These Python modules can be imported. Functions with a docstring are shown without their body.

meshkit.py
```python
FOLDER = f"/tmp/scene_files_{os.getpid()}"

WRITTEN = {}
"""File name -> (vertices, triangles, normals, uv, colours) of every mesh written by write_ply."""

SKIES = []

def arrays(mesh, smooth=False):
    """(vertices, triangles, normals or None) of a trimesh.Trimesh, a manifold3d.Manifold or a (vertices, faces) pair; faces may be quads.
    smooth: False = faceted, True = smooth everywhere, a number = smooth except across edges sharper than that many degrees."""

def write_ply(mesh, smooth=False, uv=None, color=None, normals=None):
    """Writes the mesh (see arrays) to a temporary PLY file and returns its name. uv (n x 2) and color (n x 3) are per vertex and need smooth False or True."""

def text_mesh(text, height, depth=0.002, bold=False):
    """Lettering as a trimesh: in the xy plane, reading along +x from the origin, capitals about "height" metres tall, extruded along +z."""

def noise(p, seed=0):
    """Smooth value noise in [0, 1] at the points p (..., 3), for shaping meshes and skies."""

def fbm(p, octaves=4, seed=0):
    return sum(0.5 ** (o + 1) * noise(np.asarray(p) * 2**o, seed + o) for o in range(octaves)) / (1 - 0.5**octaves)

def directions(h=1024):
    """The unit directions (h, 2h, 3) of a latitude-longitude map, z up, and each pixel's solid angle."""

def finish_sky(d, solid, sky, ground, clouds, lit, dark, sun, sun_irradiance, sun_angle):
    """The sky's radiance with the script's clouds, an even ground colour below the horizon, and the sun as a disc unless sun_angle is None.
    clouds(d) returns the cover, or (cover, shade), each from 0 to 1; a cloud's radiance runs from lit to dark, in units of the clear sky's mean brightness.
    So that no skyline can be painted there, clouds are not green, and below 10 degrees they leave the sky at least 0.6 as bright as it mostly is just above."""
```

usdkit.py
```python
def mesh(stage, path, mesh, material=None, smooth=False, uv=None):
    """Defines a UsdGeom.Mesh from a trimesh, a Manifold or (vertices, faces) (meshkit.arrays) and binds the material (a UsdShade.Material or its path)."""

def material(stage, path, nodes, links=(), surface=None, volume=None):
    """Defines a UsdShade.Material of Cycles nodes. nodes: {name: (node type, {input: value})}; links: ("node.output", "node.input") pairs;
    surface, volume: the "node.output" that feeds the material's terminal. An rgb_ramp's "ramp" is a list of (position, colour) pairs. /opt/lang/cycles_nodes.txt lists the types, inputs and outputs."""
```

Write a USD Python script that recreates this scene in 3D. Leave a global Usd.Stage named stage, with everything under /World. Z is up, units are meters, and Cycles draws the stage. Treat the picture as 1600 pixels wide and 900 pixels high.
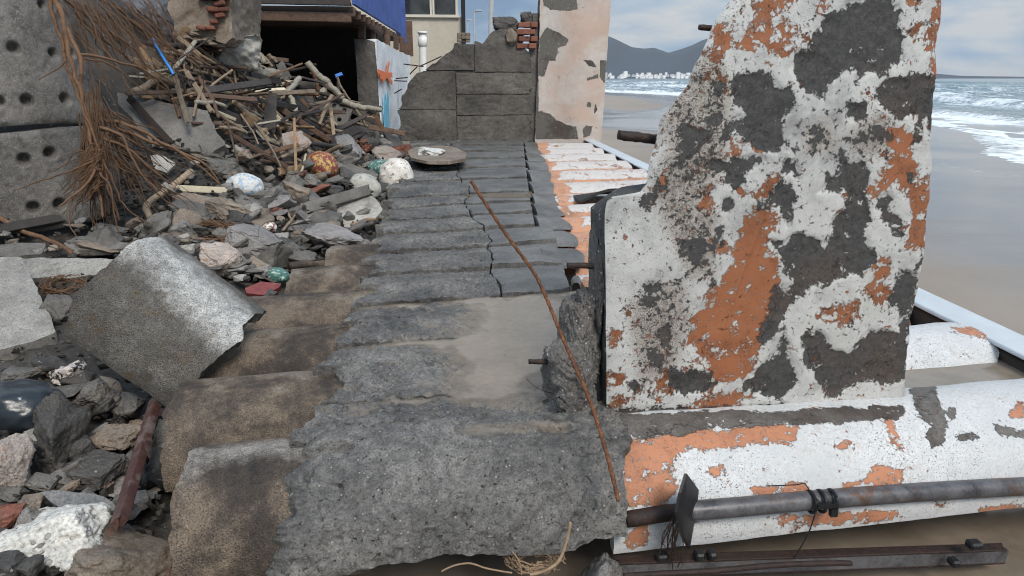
import math, re
import numpy as np, trimesh
import meshkit, usdkit
from meshkit import noise, fbm
from pxr import Usd, UsdGeom, UsdLux, UsdShade, Gf, Sdf, Vt
from scipy.interpolate import RBFInterpolator, RegularGridInterpolator
from scipy import ndimage

stage = Usd.Stage.CreateInMemory()
UsdGeom.SetStageUpAxis(stage, 'Z'); UsdGeom.SetStageMetersPerUnit(stage, 1.0)
UsdGeom.Xform.Define(stage, '/World'); UsdGeom.Scope.Define(stage, '/World/Looks')
rng = np.random.default_rng(11)
A = np.array

# ------------------------------------------------------------------ camera, sky, sun, exposure
FPX = 1080.0
PITCH, YAW = math.atan(328 / FPX), math.radians(6.4)
EYE = A([0, 0, 1.5])
FW = A([math.sin(YAW) * math.cos(PITCH), math.cos(YAW) * math.cos(PITCH), -math.sin(PITCH)])
RT = A([math.cos(YAW), -math.sin(YAW), 0]); UP = np.cross(RT, FW)
cam = UsdGeom.Camera.Define(stage, '/World/camera')
cam.CreateHorizontalApertureAttr(36.0); cam.CreateVerticalApertureAttr(20.25)
cam.CreateFocalLengthAttr(36.0 * FPX / 1600)
cam.CreateClippingRangeAttr(Gf.Vec2f(0.05, 60000))
cam.CreateExposureAttr(-0.70)
M = np.eye(4); M[0, :3], M[1, :3], M[2, :3], M[3, :3] = RT, UP, -FW, EYE
cam.AddTransformOp().Set(Gf.Matrix4d(M.tolist()))

SUN_EL, SUN_AZ = math.radians(46), math.radians(163)          # azimuth from +y towards +x: behind the camera, over the sea
SUND = A([math.sin(SUN_AZ) * math.cos(SUN_EL), math.cos(SUN_AZ) * math.cos(SUN_EL), math.sin(SUN_EL)])
SKY_STRENGTH, SUN_INT, SKY_OFF = 0.085, 1.25, (5.0, 9.0, 1.0)


class G:
    """a small node-graph writer: inputs given as 'node.output' strings become links"""
    def __init__(self): self.nodes, self.links, self.k = {}, [], 0
    def n(self, kind, **kw):
        self.k += 1; name = f'n{self.k}'; vals = {}
        for a, b in kw.items():
            if isinstance(b, str) and re.match(r'^n\d+\.', b): self.links.append((b, f'{name}.{a}'))
            else: vals[a] = b
        self.nodes[name] = (kind, vals); return name
    def m(self, op, a, b=0.0, c=0.0): return self.n('math', math_type=op, value1=a, value2=b, value3=c) + '.value'
    def mix(self, f, a, b, t='mix'): return self.n('mix', mix_type=t, fac=f, color1=a, color2=b) + '.color'
    def noise(self, vec, scale, detail=4, rough=.55, dist=0.0):
        return self.n('noise_texture', vector=vec, scale=scale, detail=detail, roughness=rough, distortion=dist) + '.fac'
    def rng(self, v, a, b, c=0.0, d=1.0): return self.n('map_range', value=v, from_min=a, from_max=b, to_min=c, to_max=d, clamp=True) + '.result'
    def ramp(self, v, stops): return self.n('rgb_ramp', fac=v, ramp=stops) + '.color'
    def pos(self): return self.n('geometry') + '.position'
    def attr(self, name): return self.n('attribute', attribute=name) + '.fac'
    def bump(self, h, strength=.5, dist=.01): return self.n('bump', height=h, strength=strength, distance=dist) + '.normal'


MATS = {}
def mat(name, fn):
    g = G(); out = fn(g)
    MATS[name] = usdkit.material(stage, '/World/Looks/' + name, g.nodes, g.links, surface=out)
    return MATS[name]

def sky_graph(g):
    st = g.n('sky_texture', sky_type='single_scattering', sun_disc=False, sun_elevation=SUN_EL, sun_rotation=SUN_AZ, air_density=1.1, aerosol_density=2.0, ozone_density=1.0) + '.color'
    d = g.n('texture_coordinate') + '.generated'
    sep = g.n('separate_xyz', vector=d)
    zz = g.m('maximum', g.m('absolute', sep + '.z'), 0.0)
    den = g.m('add', zz, 0.34)
    cx = g.m('divide', sep + '.x', den); cy = g.m('divide', sep + '.y', den)
    v = g.n('combine_xyz', x=cx, y=cy, z=zz) + '.vector'
    v = g.n('vector_math', math_type='add', vector1=v, vector2=SKY_OFF) + '.vector'
    n1 = g.noise(v, 1.5, 5, .5, .2)
    n2 = g.noise(v, 3.4, 4, .5, .3)
    c = g.m('add', g.m('multiply', n1, .7), g.m('multiply', n2, .3))
    cover = g.rng(c, .36, .50, .60, 1.0)
    lit = g.ramp(c, [(.40, (3.0, 5.0, 8.4)), (.49, (5.6, 7.5, 9.6)), (.58, (9.8, 10.2, 10.4))])
    lit = g.n('vector_math', math_type='scale', vector1=lit, scale=g.m('multiply_add', zz, 1.9, 1.0)) + '.vector'   # an overcast sky grows brighter towards the zenith
    col = g.mix(cover, st, lit)
    return g.n('background_shader', color=col, strength=SKY_STRENGTH) + '.background'
mat('sky', sky_graph)
dome = UsdLux.DomeLight.Define(stage, '/World/sky')
dome.GetPrim().SetCustomDataByKey('kind', 'structure')
UsdShade.MaterialBindingAPI.Apply(dome.GetPrim()).Bind(MATS['sky'])
sun = UsdLux.DistantLight.Define(stage, '/World/sun')
sun.CreateNormalizeAttr(True) if hasattr(sun, 'CreateNormalizeAttr') else None
sun.CreateIntensityAttr(SUN_INT); sun.CreateAngleAttr(20.0); sun.CreateColorAttr(Gf.Vec3f(1.0, .94, .85))
zx = SUND; xx = np.cross([0, 0, 1.0], zx); xx /= np.linalg.norm(xx); yx = np.cross(zx, xx)
M2 = np.eye(4); M2[0, :3], M2[1, :3], M2[2, :3] = xx, yx, zx
sun.AddTransformOp().Set(Gf.Matrix4d(M2.tolist()))

# ------------------------------------------------------------------ surveying the photograph: sight lines to places in the world
def ray(x, y): return FW + RT * (x - 800) / FPX - UP * (y - 450) / FPX
def atz(x, y, z=0.0): d = ray(x, y); return EYE + d * (z - EYE[2]) / d[2]
def aty(x, y, Y): d = ray(x, y); return EYE + d * Y / d[1]
def atplane(x, y, p, n): d = ray(x, y); return EYE + d * (np.dot(p - EYE, n) / np.dot(d, n))
def proj(P):
    q = np.asarray(P) - EYE; w = np.maximum(q @ FW, .05)
    return 800 + FPX * (q @ RT) / w, 450 - FPX * (q @ UP) / w, w

# ------------------------------------------------------------------ writing prims
USED = {}
def numbered(parent, name):
    k = (parent, name); n = USED.get(k, 0); USED[k] = n + 1
    return name if n == 0 else f'{name}_{n:03d}'
def data(p, label=None, cat=None, group=None, kind=None):
    kind = kind or ('thing' if cat else None)
    for k, v in (('label', label), ('category', cat), ('group', group), ('kind', kind)):
        if v: p.SetCustomDataByKey(k, v)
def vnormals(V, F):
    n = np.zeros_like(V); c = np.cross(V[F[:, 1]] - V[F[:, 0]], V[F[:, 2]] - V[F[:, 0]])
    for k in range(3): np.add.at(n, F[:, k], c)
    return n / np.maximum(np.linalg.norm(n, axis=1, keepdims=True), 1e-20)
def put(name, mesh, m, parent=None, label=None, cat=None, group=None, kind=None, smooth=True, attrs=None):
    """ONE Mesh prim. A top-level one gets its own origin at the base of its bounds."""
    V, F = np.asarray(mesh[0], float), np.asarray(mesh[1], int)
    root = parent or '/World'
    path = root + '/' + numbered(root, name)
    N = None
    if smooth is True: N = vnormals(V, F)
    elif smooth:
        V, F, N = meshkit.arrays(trimesh.Trimesh(V, F, process=False), smooth)
    pm = UsdGeom.Mesh.Define(stage, path)
    if parent is None:
        o = A([*(V.min(0) + V.max(0))[:2] / 2, V[:, 2].min()]); V = V - o; pm.AddTranslateOp().Set(Gf.Vec3d(*o.tolist()))
    elif parent in ORIGIN: V = V - ORIGIN[parent]
    pm.CreatePointsAttr(Vt.Vec3fArray.FromNumpy(np.ascontiguousarray(V, np.float32)))
    pm.CreateFaceVertexCountsAttr(Vt.IntArray.FromNumpy(np.full(len(F), 3, np.int32)))
    pm.CreateFaceVertexIndicesAttr(Vt.IntArray.FromNumpy(np.ascontiguousarray(F, np.int32).ravel()))
    pm.CreateSubdivisionSchemeAttr('none')
    if N is not None:
        pm.CreateNormalsAttr(Vt.Vec3fArray.FromNumpy(np.ascontiguousarray(N, np.float32))); pm.SetNormalsInterpolation('vertex')
    for a, val in (attrs or {}).items():
        UsdGeom.PrimvarsAPI(pm).CreatePrimvar(a, Sdf.ValueTypeNames.FloatArray, 'vertex').Set(Vt.FloatArray.FromNumpy(np.ascontiguousarray(val, np.float32)))
    UsdShade.MaterialBindingAPI.Apply(pm.GetPrim()).Bind(MATS[m])
    data(pm.GetPrim(), label, cat, group, kind)
    ORIGIN[path] = ORIGIN.get(parent, A([0, 0, 0.])) if parent else o
    return path
ORIGIN = {}
def thing(name, label, cat, at, group=None, kind=None):
    path = '/World/' + numbered('/World', name)
    x = UsdGeom.Xform.Define(stage, path); at = np.asarray(at, float)
    x.AddTranslateOp().Set(Gf.Vec3d(*at.tolist())); ORIGIN[path] = at
    data(x.GetPrim(), label, cat, group, kind); return path

# ------------------------------------------------------------------ shapes
def join(*ms):
    Vs, Fs, k = [], [], 0
    for V, F in ms: Vs.append(np.asarray(V, float)); Fs.append(np.asarray(F, int) + k); k += len(V)
    return np.vstack(Vs), np.vstack(Fs)
def gridfaces(n, m, wrap=False):
    i, j = np.meshgrid(np.arange(n - 1), np.arange(m if wrap else m - 1), indexing='ij')
    a, b = i * m + j, i * m + (j + 1) % m
    q = np.stack([a, b, b + m, a + m], -1).reshape(-1, 4)
    return np.vstack([q[:, [0, 1, 2]], q[:, [0, 2, 3]]])
def loop_idx(n, m):
    i = np.arange(n * m).reshape(n, m)
    return np.concatenate([i[0, :-1], i[:-1, -1], i[-1, :0:-1], i[:0:-1, 0]])
def solid(P, Q, k=3, jit=.0, seed=0):
    """closed body between two (n,m,3) sheets, with a broken rim of k rings"""
    n, m = P.shape[:2]; p, q = P.reshape(-1, 3), Q.reshape(-1, 3); f = gridfaces(n, m); L = loop_idx(n, m)
    rings = np.stack([p[L] * (1 - t) + q[L] * t for t in np.linspace(0, 1, k + 1)])
    if jit:
        d = (fbm(rings * 9 + 3, 3, seed) - .5)[..., None] * 2 * jit
        c = rings.mean((0, 1)); out = rings - c; out /= np.linalg.norm(out, axis=-1, keepdims=True) + 1e-9
        w = np.sin(np.linspace(0, np.pi, k + 1))[:, None, None]
        rings = rings + out * d * w
    rf = gridfaces(k + 1, len(L), True)
    return join((p, f), (q, f[:, ::-1]), (rings.reshape(-1, 3), rf[:, ::-1]))
def box(c, s, R=None):
    b = trimesh.creation.box(s); V = A(b.vertices)
    if R is not None: V = V @ np.asarray(R).T
    return V + c, A(b.faces)
def bevel_box(s, r=.01):
    """box with chamfered edges: hull of 24 points"""
    s = A(s) / 2; pts = []
    for sx in (-1, 1):
        for sy in (-1, 1):
            for sz in (-1, 1):
                c = A([sx, sy, sz]) * s
                for k in range(3):
                    p = c - A([sx, sy, sz]) * r; p[k] = c[k]; pts.append(p)
    h = trimesh.convex.convex_hull(A(pts)); return A(h.vertices), A(h.faces)
def frame(d, upv=(0, 0, 1.)):
    d = np.asarray(d, float); d = d / np.linalg.norm(d); u = np.asarray(upv, float)
    if abs(d @ u) > .95: u = A([1., 0, 0])
    a = np.cross(u, d); a /= np.linalg.norm(a); return d, a, np.cross(d, a)
def tube(P, R, sides=8, wob=0.0, seed=0, caps=True, twist=None):
    P = np.asarray(P, float); n = len(P); R = np.broadcast_to(np.asarray(R, float), (n,)).copy()
    T = np.gradient(P, axis=0); T /= np.linalg.norm(T, axis=1, keepdims=True) + 1e-12
    _, a, _ = frame(T[0]); V = []
    ang = np.arange(sides) * 2 * np.pi / sides
    for i in range(n):
        a = a - T[i] * (a @ T[i]); a /= np.linalg.norm(a); b = np.cross(T[i], a)
        r = R[i] * np.ones(sides)
        if twist: r = r * (1 + twist[0] * np.maximum(0, np.sin(twist[1] * i + ang * 2)))
        V.append(P[i] + r[:, None] * (np.cos(ang)[:, None] * a + np.sin(ang)[:, None] * b))
    V = A(V).reshape(-1, 3)
    if wob:
        c = np.repeat(P, sides, 0); V = c + (V - c) * (1 + wob * 2 * (fbm(V * (1.2 / max(R.mean(), 1e-3)) * .5, 3, seed) - .5))[:, None]
    f = gridfaces(n, sides, True)
    if caps:
        V = np.vstack([V, P[0], P[-1]]); k = len(V); j = np.arange(sides); e = (n - 1) * sides
        f = np.vstack([f, np.stack([np.full(sides, k - 2), (j + 1) % sides, j], 1), np.stack([np.full(sides, k - 1), e + j, e + (j + 1) % sides], 1)])
    return V, f
def spline(P, n=24):
    P = np.asarray(P, float)
    if len(P) == 2: return P[0] + (P[1] - P[0]) * np.linspace(0, 1, n)[:, None]
    t = np.concatenate([[0], np.cumsum(np.linalg.norm(np.diff(P, axis=0), axis=1))])
    from scipy.interpolate import PchipInterpolator
    return PchipInterpolator(t, P)(np.linspace(0, t[-1], n))
def plank(p, q, w, t, upv=(0, 0, 1.), seed=0, chip=.03):
    """a board or timber from p to q, its ends split and its edges worn"""
    r = np.random.default_rng(seed); p, q = A(p, float), A(q, float); d, a, b = frame(q - p, upv); L = np.linalg.norm(q - p)
    n = 14; s = np.linspace(0, 1, n); prof = A([[-1, -.75], [-.85, -1], [-.3, -1], [.25, -1], [.85, -1], [1, -.75], [1, .75], [.85, 1], [.3, 1], [-.25, 1], [-.85, 1], [-1, .75]]) / 2
    V = []
    for i in range(n):
        wob = 1 + .05 * (r.random(len(prof))[:, None] - .5)
        off = np.zeros(len(prof))
        if i in (0, n - 1): off = (r.random(len(prof)) - .2) * chip * (1 if i == 0 else -1)
        V.append(p + d * (s[i] * L + off[:, None]) + (prof[:, :1] * wob * w) * a + (prof[:, 1:] * wob * t) * b)
    m = len(prof); V = A(V).reshape(-1, 3); f = gridfaces(n, m, True)
    V = np.vstack([V, V[:m].mean(0), V[-m:].mean(0)]); k = len(V); j = np.arange(m); e = (n - 1) * m
    return V, np.vstack([f, np.stack([np.full(m, k - 2), (j + 1) % m, j], 1), np.stack([np.full(m, k - 1), e + j, e + (j + 1) % m], 1)])

def make_rock(seed, npts=16, level=2, boxy=.35, rough=.05):
    r = np.random.default_rng(seed)
    p = r.uniform(-1, 1, (npts, 3)); nrm = np.linalg.norm(p, axis=1, keepdims=True)
    p = p / nrm * (boxy * np.minimum(1 / np.abs(p / nrm).max(1, keepdims=True), 1.35) + (1 - boxy)) * r.uniform(.85, 1.05, (npts, 1))
    h = trimesh.convex.convex_hull(p); V, F = A(h.vertices), A(h.faces)
    V = V - (V.max(0) + V.min(0)) / 2; V = V / (V.max(0) - V.min(0)) * 2
    V, F = trimesh.remesh.subdivide_to_size(V, F, {1: .75, 2: .34, 3: .15, 4: .08}[level])
    t = trimesh.Trimesh(V, F, process=True); t.merge_vertices(); V, F = A(t.vertices), A(t.faces)
    if level > 1:
        trimesh.smoothing.filter_laplacian(t, lamb=.4, iterations={2: 1, 3: 3, 4: 7}[level]); V = A(t.vertices)
        N = vnormals(V, F); V = V + N * ((fbm(V * 1.6 + seed, 3, seed) - .5) * rough * 3 + (fbm(V * 5 + seed, 3, seed + 1) - .5) * rough * 1.6 + (level > 2) * (fbm(V * 14, 2, seed) - .5) * rough * .8)[:, None]
        c = (V.max(0) + V.min(0)) / 2; V = (V - c) / (V.max(0) - V.min(0)) * 2
    return V, F
ROCKS = {}
def rock(seed, level=2, **k):
    key = (seed, level, tuple(sorted(k.items())))
    if key not in ROCKS: ROCKS[key] = make_rock(seed, level=level, **k)
    return ROCKS[key]

# signed distance (metres at the vertex, positive inside) of outlines traced on the photograph, for paint that has flaked off
OX, OY, GW, GH = 150, 150, 1900, 1200
def raster(polys):
    on = np.zeros((GH, GW), bool)
    for P in polys:
        P = A(P, float) + [OX, OY]; x0, y0 = np.maximum(np.floor(P.min(0)).astype(int), 0); x1, y1 = np.minimum(np.ceil(P.max(0)).astype(int) + 1, [GW, GH])
        X, Y = np.meshgrid(np.arange(x0, x1), np.arange(y0, y1)); ins = np.zeros(X.shape, bool); Q = np.roll(P, -1, 0)
        for (ax, ay), (bx, by) in zip(P, Q):
            if ay == by: continue
            ins ^= ((ay > Y) != (by > Y)) & (X < (bx - ax) * (Y - ay) / (by - ay) + ax)
        on[y0:y1, x0:x1] |= ins
    return ndimage.distance_transform_edt(on) - ndimage.distance_transform_edt(~on)
def sdf_at(S, V):
    x, y, w = proj(V)
    return ndimage.map_coordinates(S, [y + OY, x + OX], order=1, mode='nearest') * w / FPX

# ------------------------------------------------------------------ materials
def finish(g, col, rough=.7, bump=None, bs=.5, bd=.01, spec=.4, **kw):
    p = dict(base_color=col, roughness=rough, specular_ior_level=spec, **kw)
    if bump is not None: p['normal'] = g.bump(bump, bs, bd)
    return g.n('principled_bsdf', **p) + '.BSDF'
def tinted(g, col, amt=.25):
    r = g.n('object_info') + '.random'
    v = g.rng(r, 0, 1, 1 - amt, 1 + amt)
    return g.n('hsv', value=v, color=col) + '.color'

def concrete(name, dark, light, scale=2.5, agg=.0, aggs=45, grain=110, pits=.35, rough=(.45, .85), bs=.6, tint=.2, stain=None, mid=None):
    def fn(g):
        P = g.pos(); a = g.noise(P, scale, 7, .62); b = g.noise(P, grain, 3, .6); c = g.noise(P, scale * 9, 5, .65)
        f = g.m('add', g.m('multiply', a, .65), g.m('multiply', c, .35))
        stops = [(.34, dark), (.66, light)] if mid is None else [(.32, dark), (.5, mid), (.68, light)]
        col = g.ramp(f, stops)
        if stain: col = g.mix(g.rng(g.noise(P, scale * 1.7, 6, .7, .4), .56, .68), col, stain)
        col = g.mix(1.0, col, g.ramp(b, [(.3, (.5, .5, .5)), (.5, (1, 1, 1)), (.72, (1.35, 1.33, 1.3))]), 'multiply')
        h = g.m('add', g.m('multiply', b, .5), g.m('multiply', c, .9))
        if agg:
            vo = g.n('voronoi_texture', vector=P, scale=aggs, randomness=1.0)
            r = g.n('rgb_to_bw', color=vo + '.color') + '.val'
            peb = g.m('multiply', g.rng(vo + '.distance', .38, .30), g.rng(r, 1 - agg, 1 - agg + .05))
            col = g.mix(peb, col, g.ramp(r, [(0, (.05, .05, .05)), (.55, (.11, .10, .09)), (.75, (.35, .33, .30)), (1, (.12, .09, .075))]))
            h = g.m('add', h, g.m('multiply', peb, .8))
        if pits:
            pv = g.rng(g.noise(P, grain * .35, 2, .5), .30, .24)
            col = g.mix(g.m('multiply', pv, pits), col, (.012, .011, .010)); h = g.m('subtract', h, g.m('multiply', pv, 1.2))
        return finish(g, tinted(g, col, tint), g.rng(c, .3, .7, *rough), h, bs, .012)
    mat(name, fn)
concrete('rubble_grey', (.052, .047, .042), (.19, .175, .157), agg=.08)
concrete('rubble_dark', (.024, .022, .020), (.088, .080, .072), agg=.15)
concrete('rubble_pale', (.15, .14, .125), (.40, .38, .345), stain=(.12, .11, .095))
concrete('rubble_warm', (.085, .065, .049), (.27, .22, .172), stain=(.15, .075, .045))
concrete('granite', (.10, .095, .09), (.27, .25, .24), agg=.55, aggs=75, grain=160)
concrete('granite_pink', (.22, .18, .155), (.40, .34, .30), agg=.35, aggs=80, stain=(.35, .15, .07))
concrete('conglomerate', (.26, .25, .225), (.50, .48, .44), agg=.42, aggs=26, grain=60, pits=.8, bs=.9)
concrete('brick_red', (.10, .034, .022), (.25, .095, .06), stain=(.10, .06, .045))
concrete('well_concrete', (.035, .031, .028), (.19, .175, .16), scale=1.5, agg=.5, aggs=95, grain=110, pits=.5, stain=(.03, .028, .026))
concrete('boards', (.030, .027, .024), (.155, .140, .124), scale=1.3, pits=.6, bs=.8, tint=.18, grain=60, stain=(.045, .038, .032))
concrete('gravel', (.010, .009, .008), (.065, .057, .048), scale=4, agg=.16, aggs=34, bs=.9)
concrete('soil', (.010, .007, .005), (.045, .030, .020), scale=5, agg=.1)
concrete('panel', (.045, .043, .041), (.165, .16, .152), scale=2.2, pits=.25, grain=90, rough=(.3, .7), bs=.35, tint=.1)
concrete('broken_core', (.045, .040, .037), (.17, .158, .145), scale=3, agg=.3, aggs=60, bs=1.0, pits=.6)
def fragment_graph(g):                     # pitted shell: soil and brown spots, plus painted shading: lit crown pale, lower side dark
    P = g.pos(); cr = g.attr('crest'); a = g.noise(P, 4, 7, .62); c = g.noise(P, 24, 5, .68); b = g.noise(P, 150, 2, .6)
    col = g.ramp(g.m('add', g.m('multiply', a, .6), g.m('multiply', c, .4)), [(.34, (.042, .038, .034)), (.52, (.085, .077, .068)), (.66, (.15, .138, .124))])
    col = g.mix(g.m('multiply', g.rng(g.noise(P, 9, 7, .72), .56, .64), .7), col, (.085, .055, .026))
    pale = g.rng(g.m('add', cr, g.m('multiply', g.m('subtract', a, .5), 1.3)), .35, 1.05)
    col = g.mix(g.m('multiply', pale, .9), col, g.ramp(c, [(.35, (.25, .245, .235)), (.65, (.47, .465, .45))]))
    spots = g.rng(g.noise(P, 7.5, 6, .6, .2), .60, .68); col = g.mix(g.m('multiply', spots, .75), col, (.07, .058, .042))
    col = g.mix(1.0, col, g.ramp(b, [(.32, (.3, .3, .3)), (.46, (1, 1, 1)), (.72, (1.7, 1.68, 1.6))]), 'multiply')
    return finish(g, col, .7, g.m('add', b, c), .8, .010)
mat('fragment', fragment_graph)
concrete('house_wall', (.36, .33, .27), (.50, .46, .39), scale=.6, pits=0, bs=.1, tint=0)
concrete('plaster_white', (.50, .52, .54), (.78, .80, .82), scale=.8, pits=.1, bs=.15, tint=0, stain=(.35, .42, .46))

def walkway_graph(g):                      # rough wet concrete: grit stands out, muddy film lies in the hollows
    P = g.pos(); sep = g.n('separate_xyz', vector=P); low = g.attr('low')
    a = g.noise(P, 1.9, 7, .62); c = g.noise(P, 22, 5, .68); b = g.noise(P, 130, 3, .6)
    col = g.ramp(g.m('add', g.m('multiply', a, .6), g.m('multiply', c, .4)), [(.36, (.034, .032, .030)), (.50, (.098, .092, .086)), (.64, (.20, .19, .175))])
    col = g.mix(1.0, col, g.ramp(b, [(.3, (.45, .45, .45)), (.5, (1, 1, 1)), (.72, (1.4, 1.38, 1.34))]), 'multiply')
    vo = g.n('voronoi_texture', vector=P, scale=70.0); r = g.n('rgb_to_bw', color=vo + '.color') + '.val'
    peb = g.m('multiply', g.rng(vo + '.distance', .40, .30), g.rng(r, .68, .74))
    col = g.mix(peb, col, g.ramp(r, [(.6, (.03, .03, .032)), (.80, (.09, .083, .078)), (.90, (.30, .285, .26)), (1, (.10, .055, .04))]))
    pit = g.rng(g.noise(P, 42, 3, .6), .35, .29)
    col = g.mix(g.m('multiply', pit, .85), col, (.010, .010, .010))
    mud = g.m('multiply', g.rng(g.m('add', low, g.m('multiply', g.m('subtract', g.noise(P, 7, 6, .65), .5), 1.3)), .34, .60), .80)
    col = g.mix(mud, col, g.mix(g.rng(c, .3, .7), (.12, .098, .077), (.20, .166, .13)))
    h = g.m('add', g.m('add', g.m('multiply', b, .35), c), g.m('subtract', g.m('multiply', peb, .7), g.m('multiply', pit, 1.3)))
    ro = g.m('subtract', g.rng(a, .35, .65, .42, .75), g.m('multiply', mud, .15))
    return finish(g, col, ro, h, .75, .013)
mat('walkway', walkway_graph)

def pipe_brown(g):                          # abraded half-pipe: sandy brown, worn pale along the crest
    P = g.pos(); cr = g.attr('crest')
    a = g.noise(P, 3.2, 6, .6); c = g.noise(P, 26, 5, .65); b = g.noise(P, 150, 2, .6)
    col = g.ramp(g.m('add', g.m('multiply', a, .75), g.m('multiply', c, .25)), [(.33, (.016, .012, .009)), (.45, (.050, .036, .026)), (.57, (.15, .112, .078)), (.70, (.115, .10, .085))])
    worn = g.m('multiply', g.rng(g.m('add', cr, g.m('multiply', g.m('subtract', a, .5), 2.2)), .66, 1.45), .70)
    col = g.mix(worn, col, g.ramp(c, [(.35, (.20, .195, .185)), (.65, (.46, .45, .43))]))
    col = g.mix(1.0, col, g.ramp(b, [(.32, (.35, .35, .35)), (.5, (1, 1, 1)), (.64, (1.2, 1.19, 1.17)), (.72, (2.3, 2.25, 2.15))]), 'multiply')
    return finish(g, col, .62, g.m('add', b, g.m('multiply', c, .7)), .7, .011)
mat('pipe_brown', pipe_brown)

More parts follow.
